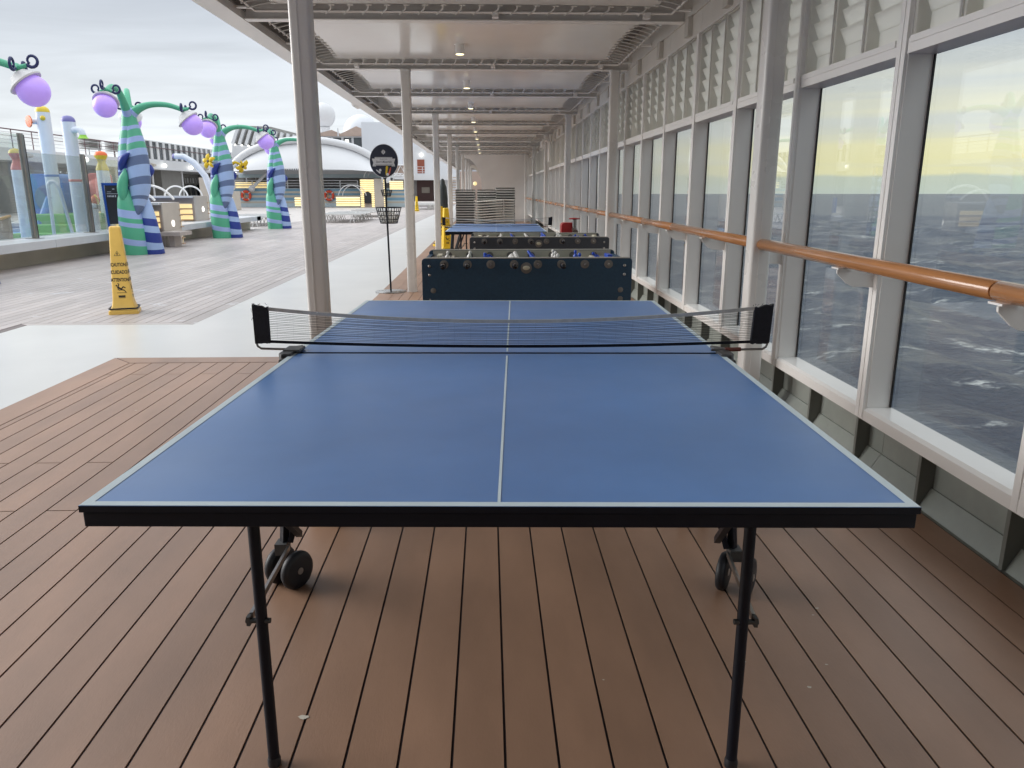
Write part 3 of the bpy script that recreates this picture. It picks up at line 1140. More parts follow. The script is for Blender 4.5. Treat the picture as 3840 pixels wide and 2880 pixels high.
def pp_net(label, loc, rotz, z=0.76, fine=True):
    t = thing('net', label, 'table tennis net', loc, rotz, 'table tennis nets')
    W = 0.7625
    h = 0.155
    xe = 0.845 + 0.035
    def ztop(x):
        u = x / xe
        return z + 0.117 + 0.048 * u * u
    def zbot(x):
        u = x / xe
        return z + 0.016 + 0.018 * u * u
    n = 28
    XS = [-0.845 + 1.72 * i / n for i in range(n + 1)]
    def strip(f0, f1, th):
        mb = MB()
        for x in XS:
            for yy in (-th / 2, th / 2):
                mb.v += [(x, yy, f0(x)), (x, yy, f1(x))]
        for i in range(n):
            a, b = i * 4, i * 4 + 4
            mb.face((a, b, b + 1, a + 1), 0, True)
            mb.face((a + 2, a + 3, b + 3, b + 2), 0, True)
            mb.face((a + 1, b + 1, b + 3, a + 3))
            mb.face((a, a + 2, b + 2, b))
        return mb
    strip(lambda x: ztop(x) - 0.0125, ztop, 0.004).build('top_band', 'band', t)
    strip(zbot, lambda x: zbot(x) + 0.010, 0.004).build('bottom_band', 'black', t)
    mb = MB()
    rows = 17 if fine else 9
    rn = random.Random(4)
    for k in range(1, rows):
        f = k / rows
        w = rn.uniform(0.0, 0.0016)
        ph = rn.uniform(0, 6)
        mb.tube([(x, 0, zbot(x) + 0.01 + (ztop(x) - zbot(x) - 0.0225) * f + w * math.sin(5 * x + ph)) for x in XS], 0.0007 if fine else 0.0009, 4, cap=False)
    nc = 30 if fine else 20
    for i in range(nc):
        x = -0.845 + 1.72 * (i + 0.5) / nc
        mb.bar((x, 0, zbot(x) + 0.008), (x + 0.004, 0, ztop(x) - 0.01), 0.00018, 0.00018, up=(0, 1, 0))
    mb.build('mesh', 'netcord', t)
    for s in (-1, 1):
        off = 0.02 if s > 0 else -0.02
        xa, xb = (0.870, 0.935) if s > 0 else (-0.897, -0.842)
        zt = ztop(0.89 * s)
        sl_ = MB()
        rr = random.Random(9 + s)
        N = 9
        for i in range(N + 1):
            x = xa + (xb - xa) * i / N
            jag = rr.uniform(-0.004, 0.004)
            for yy in (-0.007, 0.007):
                sl_.v += [(x + rr.uniform(-1, 1) * 0.001, yy, zbot(x) - 0.002 + rr.uniform(-0.002, 0.002)), (x + (0.006 * s if s > 0 else 0.0) * 1.0, yy, zt + 0.006 + jag - (0.012 * (i / N if s < 0 else 1 - i / N)))]
        for i in range(N):
            a, b = i * 4, i * 4 + 4
            sl_.face((a, b, b + 1, a + 1))
            sl_.face((a + 2, a + 3, b + 3, b + 2))
            sl_.face((a + 1, b + 1, b + 3, a + 3))
            sl_.face((a, a + 2, b + 2, b))
        sl_.face((0, 1, 3, 2))
        sl_.face((N * 4, N * 4 + 2, N * 4 + 3, N * 4 + 1))
        if fine:
            for i in range(14):
                x = xa + (xb - xa) * rr.random()
                if i < 6:
                    x = xb if s > 0 else xa
                zc = zt + 0.002 if i >= 6 else zt - rr.uniform(0, 0.05)
                sl_.tube([(x, 0, zc), (x + rr.uniform(-.004, .004) + (0.003 * s), 0.002, zc + rr.uniform(-0.002, 0.006)), (x + rr.uniform(-.006, .006) + 0.004 * s, 0, zc + rr.uniform(-0.004, 0.010))], 0.0006, 4)
        sl_.build('end_sleeve', 'cloth', t)
        xo = (xb - 0.004) if s > 0 else (xa + 0.004)
        zb = z + 0.012
        post = [(xo, 0, zt + 0.008), (xo, 0, zb + 0.02), (xo - s * 0.004, 0, zb + 0.008), (xo - s * 0.016, 0, zb), (s * (W - 0.03), 0, zb - 0.004)]
        po = MB().tube(post, 0.0042, 8).build('post', 'darksteel', t)
        if s > 0:
            MB().cyl((W + 0.02, 0, zb - 0.002), (W + 0.075, 0, zb - 0.001), 0.0075, 8).build('grip', 'rust', po)
        else:
            MB().box(-W - 0.03, -W + 0.03, -0.03, 0.05, z + 0.001, z + 0.013).build('grip', 'blackgrey', po, 0.003)
        MB().prism([(s * (W - 0.012), -0.075), (s * (W + 0.02), -0.085), (s * (W + 0.035), -0.06), (s * (W + 0.03), 0.05), (s * (W - 0.012), 0.09)], z - 0.045, z + 0.009, 'xy').build('clamp', 'blackgrey', t, 0.004)
    return t


A1 = -R(2.0955)
c1, s1 = math.cos(A1), math.sin(A1)
pp_table('near blue ping pong table with pale blue border lines and black apron', (0.003, -0.008, 0), A1, 0.7650).rotation_euler.x = -0.0042
pp_net('sagging net with frayed black end sleeves on the near table', (0.0 - s1 * 1.37, 0.008 + c1 * 1.37, 0), A1)
pp_table('second blue ping pong table standing behind the two foosball tables', (0.115, 10.28, 0), R(-0.6), 0.722)
pp_net('net on the far ping pong table behind the foosball tables', (0.13, 11.65, 0), R(-0.6), 0.722, False)

# =================================================================== FOOSBALL TABLES
def foosball(label, loc, rotz, H, mblue, hand, seed):
    """long side faces -Y; origin at the middle of the front panel's foot"""
    t = thing('foosball_table', label, 'foosball table', loc, rotz, 'foosball tables')
    W, D = 0.692, 0.74
    zb = H - 0.30
    for y0, nm in ((0.0, 'front_panel'), (D - 0.03, 'back_panel')):
        MB().prism(rrect(-W, W, zb, H - 0.004, 0.02), y0, y0 + 0.03, 'xz').build(nm, mblue, t, 0.002)
        # pale edging along the top
        MB().box(-W + 0.02, W - 0.02, y0 - 0.001, y0 + 0.031, H - 0.004, H + 0.002).build('edge_trim', 'foostrim', t)
    for s in (-1, 1):
        MB().box(min(s * (W - 0.03), s * (W - 0.002)), max(s * (W - 0.03), s * (W - 0.002)), 0.031, D - 0.031, zb, H - 0.03).build('end_panel', mblue, t)
        # sloping ball shelf and corner ramps at each end
        e = MB().box(min(s * (W - 0.031), s * (W - 0.17)), max(s * (W - 0.031), s * (W - 0.17)), 0.031, D - 0.031, H - 0.055, H - 0.04)
        e.build('end_shelf', 'disc', t)
        MB().prism([(s * (W - 0.172), H - 0.04), (s * (W - 0.19), H - 0.04), (s * (W - 0.23), H - 0.125), (s * (W - 0.172), H - 0.125)][::s], 0.031, D - 0.031, 'xz').build('goal_board', 'foosin', t)
    MB().box(-W + 0.03, W - 0.03, 0.0305, 0.0365, zb, H - 0.006).build('lining', 'foosin', t)
    MB().box(-W + 0.03, W - 0.03, D - 0.0365, D - 0.0305, zb, H - 0.006).build('lining', 'foosin', t)
    MB().box(-W + 0.17, W - 0.17, 0.037, D - 0.037, H - 0.135, H - 0.125).build('field', 'field', t)
    MB().box(-W + 0.03, W - 0.03, 0.031, D - 0.031, zb - 0.012, zb).build('underside', mblue, t)
    for sx in (-1, 1):
        for yy in (0.07, D - 0.07):
            MB().box(sx * (W - 0.08) - 0.05, sx * (W - 0.08) + 0.05, yy - 0.045, yy + 0.045, 0.0, zb - 0.012).build('leg', mblue, t, 0.004)
    xr = [-0.546, -0.393, -0.241, -0.088, 0.068, 0.223, 0.378, 0.535]
    zr = H - 0.042
    rr = random.Random(seed)
    white = [1, 1, 0, 1, 0, 1, 0, 0]
    for i, x in enumerate(xr):
        pull = rr.uniform(-0.03, 0.03)
        rod = MB().cyl((x, -0.10 if hand[i] else -0.012, zr), (x, D + (0.05 if hand[i] else 0.20), zr), 0.008, 10).build('rod', 'steel', t)
        MB().lathe([(0.026, -0.004), (0.028, -0.003), (0.028, 0.001)], 22, (x, -0.001, zr), (0, 1, 0)).build('rod_disc', 'disc', t)
        for yy in (0.0372, D - 0.0405):
            MB().lathe([(0.027, 0), (0.027, 0.003)], 18, (x, yy, zr), (0, 1, 0)).build('rod_disc', 'disc', t)
        if hand[i]:
            MB().lathe([(0.011, 0.0), (0.017, 0.006), (0.015, 0.03), (0.0185, 0.06), (0.0185, 0.10), (0.014, 0.115), (0.006, 0.118)], 16, (x, -0.05, zr), (0, -1, 0)).build('handle', 'handle', rod)
        else:
            MB().lathe([(0.011, 0.0), (0.017, 0.006), (0.015, 0.03), (0.0185, 0.06), (0.0185, 0.10), (0.014, 0.115), (0.006, 0.118)], 16, (x, D + 0.10, zr), (0, 1, 0)).build('handle', 'handle', rod)
        npl = [1, 2, 3, 5, 5, 3, 2, 1][i]
        tilt = rr.uniform(-1.2, 1.2)
        for j in range(npl):
            yy = D * (j + 1) / (npl + 1) + pull + (0.12 if npl == 1 else 0)
            # a player: head, shoulders, body, feet, turned about the rod
            d = Vector((math.sin(tilt), 0, math.cos(tilt)))
            c = Vector((x, yy, zr))
            pl = MB().lathe([(0.008, -0.075), (0.012, -0.072), (0.011, -0.05), (0.013, -0.02), (0.017, 0.0), (0.0165, 0.016), (0.009, 0.024), (0.007, 0.028), (0.0105, 0.034), (0.0115, 0.042), (0.008, 0.051), (0.002, 0.054)], 12, c, d)
            pl.build('player', 'playerw' if white[i] else 'playerb', rod)
    # ball cup and bolts on the front
    xc = -0.008
    MB().lathe([(0.0365, 0.0), (0.0365, -0.004), (0.033, -0.005)], 28, (xc, -0.0002, H - 0.066), (0, 1, 0)).build('ball_return', 'disc', t)
    cup = MB().lathe([(0.023, 0.0), (0.023, -0.004), (0.019, -0.007)], 24, (0, 0, 0), (0, 1, 0))
    cup.v = [(xc + a * 1.0, -0.005 + b, H - 0.065 + c * 0.62) for a, b, c in cup.v]
    cup.build('ball_cup', 'cream', t)
    for sx in (-1, 1):
        for dz_, r_ in ((0.052, 0.010), (0.110, 0.010), (0.212, 0.018), (0.272, 0.018)):
            if sx < 0 and dz_ > 0.25:
                r_ = 0.006
            MB().lathe([(r_, 0.0), (r_ * 0.95, -0.003), (r_ * 0.55, -0.006)], 14, (sx * (W - (0.05 if r_ < 0.015 else 0.072)), 0.0, H - dz_), (0, 1, 0)).build('bolt', 'steel' if r_ < 0.015 else 'disc', t)
    for sx, mm in ((1, 'playerb'), (-1, 'cream')):
        sc_ = MB().box(-0.012, 0.012, 0, 0.20, 0.0, 0.006).box(-0.016, 0.016, 0.02, 0.18, 0.006, 0.034)
        o = sc_.build('score_counter', mm if H > 0.88 else 'cream', t, 0.002)
        o.location = (sx * (W - 0.10), 0.27, H - 0.04)
    return t


foosball('dark navy foosball table touching the far end of the near ping pong table', (0.247, 3.73, 0), R(0.3), 0.893, 'foosblue', [1, 1, 0, 1, 0, 1, 0, 0], 3)
foosball('slate grey foosball table standing between the navy one and the second ping pong table', (0.50, 6.32, 0), R(0.0), 0.876, 'foosgrey', [1, 1, 0, 1, 0, 1, 0, 0], 8)

# red hose box with valve by the window wall
t = thing('hydrant_box', 'red fire hydrant box with hand wheel beside the window wall', 'fire hydrant', (1.36, 11.6, 0))
MB().prism(rrect(-0.15, 0.10, 0.02, 0.80, 0.05), -0.10, 0.16, 'xz').build('cabinet', 'red', t, 0.01)
MB().cyl((0.06, -0.14, 0.45), (0.06, -0.14, 0.86), 0.035, 12).cyl((0.06, -0.14, 0.70), (0.06, -0.30, 0.66), 0.045, 12).build('valve', 'darksteel', t)
MB().lathe([(0.015, 0), (0.085, 0.004), (0.095, 0.014), (0.085, 0.024), (0.015, 0.028)], 18, (0.06, -0.14, 0.855)).build('hand_wheel', 'red', t)
MB().cyl((0.06, -0.14, 0.0), (0.06, -0.14, 0.45), 0.05, 12).build('riser_pipe', 'red', t)

# =================================================================== SIGN STAND WITH BASKETS
t = thing('sign_stand', 'round navy sign on a black pole with two black ball baskets', 'sign stand', (-1.318, 8.96, 0))
MB().lathe([(0.205, 0.0), (0.21, 0.004), (0.20, 0.010), (0.03, 0.014)], 40).build('base', 'steel', t)
MB().tube([(0, 0, 0.012), (-0.012, 0, 0.9), (-0.02, 0, 1.54)], 0.0125, 12).box(-0.045, 0.005, -0.012, 0.014, 1.47, 1.56).build('pole', 'black', t)
sgn = MB().lathe([(0.176, 0.0), (0.178, 0.004), (0.178, 0.012), (0.176, 0.016)], 56, (-0.022, -0.02, 1.688), (0, -1, 0))
sgn.v = [(a, b, 1.688 + (c - 1.688) * 1.14) for a, b, c in sgn.v]
board = sgn.build('sign_board', 'navy', t)
rim = MB().tube([(-0.022 + 0.1795 * math.cos(2 * math.pi * i / 56), -0.024, 1.688 + 0.1795 * 1.14 * math.sin(2 * math.pi * i / 56)) for i in range(56)], 0.005, 6, closed=True)
rim.build('rim', 'printw', board)
yf = -0.0368
pr = MB()
X0 = -0.024


def flat(poly, y, mb, mi=0):
    k = len(mb.v)
    mb.v.extend([(X0 + a, y, b) for a, b in poly])
    mb.face(list(range(k, k + len(poly))), mi)


flat([(-0.143, 1.620), (-0.143, 1.630), (-0.132, 1.664), (-0.147, 1.708), (-0.147, 1.716), (-0.10, 1.716), (-0.10, 1.620)], yf, pr)
flat([(0.143, 1.620), (0.143, 1.630), (0.132, 1.664), (0.147, 1.708), (0.147, 1.716), (0.10, 1.716), (0.10, 1.620)], yf, pr)
flat([(-0.113, 1.632), (0.113, 1.632), (0.113, 1.734), (-0.113, 1.734)], yf - 0.0008, pr)
flat([(-0.113, 1.7245), (0.113, 1.7245), (0.113, 1.7275), (-0.113, 1.7275)], yf - 0.0016, pr, 1)
flat([(-0.113, 1.641), (0.113, 1.641), (0.113, 1.6445), (-0.113, 1.6445)], yf - 0.0016, pr, 1)
flat([(-0.143, 1.626), (-0.10, 1.626), (-0.10, 1.6285), (-0.143, 1.6285)], yf - 0.0016, pr, 1)
flat([(0.10, 1.626), (0.143, 1.626), (0.143, 1.6285), (0.10, 1.6285)], yf - 0.0016, pr, 1)
for k in range(16):     # compass star emblem
    a, r1, r2 = 2 * math.pi * k / 16, (0.036 if k % 4 == 0 else 0.028), 0.017
    flat([(r2 * math.cos(a - 0.2), 1.797 + r2 * math.sin(a - 0.2)), (r1 * math.cos(a), 1.797 + r1 * 1.1 * math.sin(a)), (r2 * math.cos(a + 0.2), 1.797 + r2 * math.sin(a + 0.2))], yf, pr)
flat([(0.018 * math.cos(2 * math.pi * k / 20), 1.797 + 0.018 * math.sin(2 * math.pi * k / 20)) for k in range(20)], yf - 0.0005, pr)
flat([(0.008 * math.cos(2 * math.pi * k / 12), 1.797 + 0.008 * math.sin(2 * math.pi * k / 12)) for k in range(12)], yf - 0.0012, pr, 1)
RX = Matrix.Rotation(R(90), 4, 'X')
vs, fs = text_geo('Sport Materials', 0.040, 0.35, 0.0004, 0.82)
pr.add(vs, fs, Matrix.Translation((X0, yf - 0.002, 1.676)) @ RX, 1)
vs, fs = text_geo('PLEASE RETURN', 0.013, 0.0, 0.0002, 1.0)
pr.add(vs, fs, Matrix.Translation((X0, yf - 0.002, 1.708)) @ RX, 1)
stuff(pr.build('lettering', ['printw', 'printg'], board))
for nm, c, a, L, r_, m_ in (('bottle_picture', (-0.075, 1.558), 52, 0.075, 0.011, 'printw'), ('yellow_pin_picture', (0.033, 1.565), 172, 0.12, 0.015, 'pyellow'), ('red_pin_picture', (0.075, 1.565), -18, 0.10, 0.012, 'pred')):
    mb = MB()
    ca, sa = math.cos(R(a + 90)), math.sin(R(a + 90))
    pf = [(-0.5, 0.7), (-0.3, 1.0), (-0.05, 0.75), (0.15, 0.85), (0.32, 0.55), (0.42, 0.25), (0.5, 0.1)]
    pts = [(u * L, w * r_) for u, w in pf] + [(u * L, -w * r_) for u, w in pf[::-1]]
    flat([(c[0] + u * ca - w * sa, c[1] + u * sa + w * ca) for u, w in pts], yf - 0.001, mb)
    if nm == 'bottle_picture':
        flat([(-0.048 + 0.016 * math.cos(k * .4), 1.573 + 0.018 * math.sin(k * .4)) for k in range(16)], yf - 0.0016, mb)
    if nm == 'yellow_pin_picture':
        flat([(0.045 + 0.017 * math.cos(k * .4), 1.520 + 0.019 * math.sin(k * .4)) for k in range(16)], yf - 0.0016, mb, 1)
    mb.build(nm, [m_, 'printw'], board)


def basket(name, cx, cy, zt, zb, rt, rb, nv, nh, th):
    b = MB()
    for k in range(nv):
        a = 2 * math.pi * k / nv
        b.bar((cx + rt * math.cos(a), cy + rt * math.sin(a), zt), (cx + rb * math.cos(a), cy + rb * math.sin(a), zb), th, th * 0.6)
    for j in range(nh + 1):
        f = j / nh
        r_ = rt + (rb - rt) * f
        b.tube([(cx + r_ * math.cos(2 * math.pi * k / 32), cy + r_ * math.sin(2 * math.pi * k / 32), zt + (zb - zt) * f) for k in range(32)], th * (0.75 if j == 0 else 0.5), 6, closed=True)
    for k in range(-2, 3):
        w = math.sqrt(max(0, rb * rb - (k * rb / 3) ** 2))
        b.bar((cx + k * rb / 3, cy - w, zb), (cx + k * rb / 3, cy + w, zb), th * 0.7, th * 0.5)
        b.bar((cx - w, cy + k * rb / 3, zb), (cx + w, cy + k * rb / 3, zb), th * 0.7, th * 0.5)
    return b.build(name, 'black', t)


basket('wire_basket', -0.012, 0.178, 1.10, 0.895, 0.170, 0.112, 26, 4, 0.0075)
basket('wire_basket', -0.018, 0.088, 1.325, 1.245, 0.073, 0.052, 16, 2, 0.006)
rb_ = random.Random(2)
bmesh_ = MB().ball((0, 0, 0), 0.020, 12, 8).mesh('ball')
bmesh_.materials.append(M['ball'])
for i in range(46):
    lay_ = i // 12
    rad = 0.088 + 0.018 * lay_
    a = 2 * math.pi * (i % 12) / 12 + lay_ * 0.3
    if lay_ == 3:
        rad *= 0.6
    z = 0.921 + 0.036 * lay_ + rb_.uniform(-0.004, 0.004)
    tag(link('ball', bmesh_, loc=(-1.318 - 0.012 + rad * math.cos(a), 8.96 + 0.178 + rad * math.sin(a), z)), 'white ping pong ball lying in the large black basket', 'ball', 'ping pong balls in the large basket')

# =================================================================== CAUTION CONES
def cone_mesh(label, loc, rotz, m, words=True, H=0.945):
    t = thing('caution_cone', label, 'caution cone', loc, rotz, 'yellow caution cones')
    def sq(h, z, r):
        return [(x, y, z) for x, y in rrect(-h, h, -h, h, r, 3)]
    mb = MB()
    rings = [(0.150, 0.0, 0.02), (0.150, 0.035, 0.02), (0.128, 0.05, 0.02), (0.118, 0.075, 0.02), (0.108, 0.11, 0.02), (0.100, 0.16, 0.02), (0.054, H - 0.02, 0.015), (0.050, H - 0.006, 0.014), (0.040, H, 0.012)]
    for h, z, r in rings:
        mb.v += sq(h, z, r)
    n = 16
    for i in range(len(rings) - 1):
        for j in range(n):
            mb.face((i * n + j, i * n + (j + 1) % n, (i + 1) * n + (j + 1) % n, (i + 1) * n + j), 0, i > 1)
    mb.face([j for j in range(n)][::-1])
    mb.face([(len(rings) - 1) * n + j for j in range(n)])
    mb.build('body', m, t)
    MB().tube([(x, y, 0.062) for x, y in rrect(-0.142, 0.142, -0.142, 0.142, 0.03, 4)], 0.0085, 8, closed=True).build('chain_ring', 'black', t)
    slope = math.atan2(0.100 - 0.054, H - 0.02 - 0.16)
    mark = MB()
    for side in range(4 if words else 2):
        rz = Matrix.Rotation(R(90 * side), 4, 'Z')
        def P(z):
            h = 0.100 + (0.054 - 0.100) * (z - 0.16) / (H - 0.18)
            return rz @ Matrix.Translation((0, -h - 0.0012, z)) @ Matrix.Rotation(R(90) - slope, 4, 'X')
        if words:
            for w, z, sz, sx in (('CAUTION', 0.535, 0.052, 0.62), ('CUIDADO', 0.455, 0.052, 0.66), ('ATTENTION', 0.372, 0.052, 0.60)):
                vs, fs = text_geo(w, sz, 0.0, 0.0016, sx)
                mark.add(vs, fs, P(z))
        else:
            for z in (0.535, 0.455, 0.372):
                mark.add([(-0.05, -0.018, 0), (0.05, -0.018, 0), (0.05, 0.018, 0), (-0.05, 0.018, 0)], [(0, 1, 2, 3)], P(z))
        # warning triangle outline with a bang
        tr = MB()
        T3 = [(-0.034, -0.024, 0), (0.034, -0.024, 0), (0, 0.030, 0)]
        T4 = [(x * 0.82, (y + 0.005) * 0.82 - 0.004, 0) for x, y, _ in T3]
        mark.add(T3 + T4, [(0, 1, 4, 3), (1, 2, 5, 4), (2, 0, 3, 5)], P(0.655))
        mark.add([(-0.004, -0.016, 0), (0.004, -0.016, 0), (0.006, 0.010, 0), (-0.006, 0.010, 0)], [(0, 1, 2, 3)], P(0.655))
        # slipping figure
        def limb(a, b, w):
            a, b = Vector(a), Vector(b)
            d = (b - a).normalized() * w
            nrm = Vector((-d.y, d.x, 0))
            mark.add([tuple(a + nrm - d * 0.5), tuple(a - nrm - d * 0.5), tuple(b - nrm + d * 0.5), tuple(b + nrm + d * 0.5)], [(0, 1, 2, 3)], P(0.285))
        hx, hy = -0.042, 0.026
        mark.add([(hx + 0.009 * math.cos(k), hy + 0.009 * math.sin(k), 0) for k in [2 * math.pi * i / 12 for i in range(12)]], [tuple(range(12))], P(0.285))
        limb((-0.032, 0.012, 0), (0.0, -0.016, 0), 0.009)
        limb((-0.026, 0.02, 0), (-0.018, 0.040, 0), 0.005)
        limb((-0.018, 0.040, 0), (-0.028, 0.052, 0), 0.004)
        limb((-0.032, 0.008, 0), (-0.030, -0.016, 0), 0.004)
        limb((-0.030, -0.016, 0), (-0.012, -0.026, 0), 0.004)
        limb((0.0, -0.012, 0), (0.024, 0.012, 0), 0.006)
        limb((0.024, 0.012, 0), (0.042, 0.0, 0), 0.005)
        limb((0.0, -0.018, 0), (0.026, -0.024, 0), 0.006)
        limb((0.026, -0.024, 0), (0.044, -0.044, 0), 0.005)
        limb((-0.044, -0.052, 0), (0.052, -0.052, 0), 0.0022)
        # maker's plate
        mark.add([(-0.034, -0.015, 0), (0.034, -0.015, 0), (0.034, -0.010, 0), (-0.034, -0.010, 0), (-0.034, -0.006, 0), (0.034, -0.006, 0), (0.034, 0.014, 0), (-0.034, 0.014, 0)], [(0, 1, 2, 3), (4, 5, 6, 7)], P(0.190))
    stuff(mark.build('lettering', 'print', t))
    return t


cone_mesh('yellow caution cone standing on the open grey teak deck before the striped tree', (-4.06, 7.25, 0), R(18), 'yellow')
cone_mesh('bright yellow caution cone beside the posts at the far ping pong table', (-0.93, 15.9, 0), R(20), 'yellow2', False)
cone_mesh('yellow caution cone half hidden behind another cone and a white post', (-1.16, 17.6, 0), R(30), 'yellow2', False)
cone_mesh('tiny yellow caution cone far off on the open deck by the dark bar', (-4.6, 49.5, 0), R(15), 'yellow2', False)

# dark covered heater behind the posts
t = thing('covered_parasol', 'closed parasol under a dark grey cover behind the walkway posts', 'parasol', (-1.46, 24.2, 0))
MB().lathe([(0.28, 0.0), (0.28, 0.05), (0.10, 0.07)], 16).build('base', 'blackgrey', t)
MB().lathe([(0.15, 0.10), (0.165, 0.5), (0.16, 1.1), (0.13, 1.42), (0.085, 1.52), (0.075, 1.62), (0.03, 1.68)], 16).build('cover', 'cover', t)

# =================================================================== LAMP TREES
def lamp_tree(label, loc):
    t = thing('lamp_tree', label, 'lamp tree', loc, 0, 'whimsical striped lamp trees on the open deck')
    mats = ['tgreen', 'tlav', 'tnavy', 'tpale', 'tslate']

    def limb(name, pts, rads, cuts, ma, mb_, n=18, m=40, bands_z=None, lean=0.0):
        """tapered limb, painted with bands that change where the cuts fall"""
        P_, r_ = [], []
        for i in range(m + 1):
            f = i / m * (len(pts) - 1)
            k = min(int(f), len(pts) - 2)
            u = f - k
            def cr(a, b, c, d):
                return 0.5 * ((2 * b) + (c - a) * u + (2 * a - 5 * b + 4 * c - d) * u * u + (3 * b - a - 3 * c + d) * u ** 3)
            q = [pts[max(k - 1, 0)], pts[k], pts[k + 1], pts[min(k + 2, len(pts) - 1)]]
            P_.append(tuple(cr(*[q[j][ax] for j in range(4)]) for ax in range(3)))
            rr_ = [rads[max(k - 1, 0)], rads[k], rads[k + 1], rads[min(k + 2, len(rads) - 1)]]
            r_.append(max(0.004, cr(*rr_)))

        def bands(i):
            f = (i + 0.5) / m
            c = 0
            for x in cuts:
                if f > x:
                    c += 1
            return ma if c % 2 == 0 else mb_

        def bands2(i):
            z = (P_[i][2] + P_[i + 1][2]) / 2
            for zu, c in bands_z:
                if z < zu:
                    return c
        tb = MB().tube(P_, r_, n, bands=bands2 if bands_z else bands)
        if lean:
            for i in range(m + 1):
                for j in range(n):
                    x, y, z = tb.v[i * n + j]
                    d = lean * (x - P_[i][0]) * min(1.0, max(0.0, P_[i][2] - 0.02) / 0.25) * min(1.0, (2.9 - P_[i][2]) / 0.4 if P_[i][2] < 2.9 else 0)
                    tb.v[i * n + j] = (x, y, max(0.0, z + d))
        return tb.build(name, mats, t)

    def zlimb(name, pts, rads, bands_z, n=18, m=44):
        """tapered limb whose paint changes at the given heights: [(up to z, colour), ...]"""
        return limb(name, pts, rads, [], 0, 0, n, 72, bands_z, -0.22 if name == 'root' else 0.22)
    G_, L_, N_, P_, S_ = 0, 1, 2, 3, 4
    top = [(2.12, P_), (2.24, G_), (2.36, L_), (2.50, G_), (2.59, L_), (2.80, G_), (9, G_)]
    # the body: two lobes that meet at the neck, the right one running down into a pointed tip
    zlimb('trunk', [(-0.09, 0.04, 0.70), (-0.12, 0.0, 1.25), (-0.115, -0.04, 1.75), (-0.075, -0.03, 2.25), (-0.035, -0.01, 2.58), (-0.005, 0, 2.86)],
          [0.17, 0.205, 0.205, 0.175, 0.142, 0.122], [(1.42, N_), (1.64, P_), (1.72, N_), (1.76, P_), (2.00, N_)] + top)
    zlimb('trunk', [(0.00, -0.26, 0.74), (0.07, -0.19, 1.00), (0.11, -0.12, 1.35), (0.105, -0.08, 1.75), (0.085, -0.05, 2.12), (0.055, -0.02, 2.42), (0.025, 0, 2.64), (0.0, 0.0, 2.86)],
          [0.010, 0.120, 0.205, 0.228, 0.208, 0.168, 0.140, 0.122],
          [(0.99, S_), (1.13, P_), (1.20, S_), (1.42, P_), (1.56, S_), (1.80, P_), (1.98, S_)] + top)
    # lower roots twisting round each other
    zlimb('root', [(-0.11, -0.13, 0.0), (-0.12, -0.15, 0.5), (-0.15, -0.16, 1.0), (-0.15, -0.17, 1.22), (-0.12, -0.18, 1.40)],
          [0.27, 0.265, 0.215, 0.15, 0.02], [(0.22, G_), (0.36, L_), (0.60, G_), (0.68, L_), (0.77, G_), (0.93, L_), (9, G_)])
    limb('leaf', [(-0.15, -0.31, 1.06), (-0.18, -0.30, 1.22), (-0.17, -0.28, 1.42), (-0.12, -0.27, 1.60), (-0.08, -0.26, 1.76)],
         [0.014, 0.085, 0.105, 0.08, 0.008], [], 0, 0)
    zlimb('root', [(0.20, 0.0, 0.0), (0.18, -0.02, 0.42), (0.14, 0.0, 0.80), (0.08, 0.04, 1.1), (-0.02, 0.1, 1.35)],
          [0.215, 0.195, 0.165, 0.13, 0.06], [(0.10, N_), (0.27, P_), (0.47, N_), (0.60, P_), (0.74, N_), (9, P_)])
    zlimb('root', [(-0.20, 0.10, 0.0), (-0.20, 0.10, 0.4), (-0.15, 0.1, 0.8), (-0.08, 0.1, 1.1)], [0.21, 0.19, 0.15, 0.08], [(0.24, S_), (0.42, P_), (0.56, S_), (9, P_)])
    # navy cup leaf on the front
    limb('leaf', [(-0.20, -0.18, 1.70), (-0.15, -0.24, 1.84), (-0.08, -0.28, 1.95), (0.0, -0.30, 2.02), (0.07, -0.31, 2.06)],
         [0.03, 0.075, 0.075, 0.045, 0.010], [], 2, 2)
    limb('leaf', [(0.30, 0.0, 1.60), (0.33, 0.0, 1.72), (0.32, 0.0, 1.84)], [0.02, 0.06, 0.02], [], 2, 2)

    def lampset(ang, reach, rise, drop, tip):
        a = R(ang)
        d = Vector((math.cos(a), math.sin(a), 0))
        base_ = Vector((0, 0, 2.74))
        e = base_ + d * reach
        e.z = 2.90 - drop
        pts = [tuple(base_), tuple(base_ + d * reach * 0.16 + Vector((0, 0, 0.16 + rise * 0.25))), tuple(base_ + d * reach * 0.40 + Vector((0, 0, 0.20 + rise * 0.85))),
               tuple(base_ + d * reach * 0.72 + Vector((0, 0, 0.19 + rise))), tuple(e + Vector((0, 0, 0.10)))]
        limb('arm', pts, [0.10, 0.085, 0.062, 0.052, 0.045], [0.10, 0.21], 0, 1, 14, 30)
        # the lamp hangs outward and down from the arm's end
        ax = (d * 0.62 + Vector((0, 0, -0.78))).normalized()
        c = e + Vector((0, 0, 0.02))
        cap = MB().lathe([(0.05, -0.02), (0.12, 0.01), (0.16, 0.06), (0.215, 0.12), (0.24, 0.14), (0.23, 0.158), (0.15, 0.145)], 22, c, ax).build('lamp', 'shade', t)
        MB().ball(tuple(c + ax * 0.27), 0.212, 22, 14, axis=tuple(ax)).build('globe', 'globe', cap)
        side_ = Vector((-d.y, d.x, 0))
        fork = MB()
        ends = []
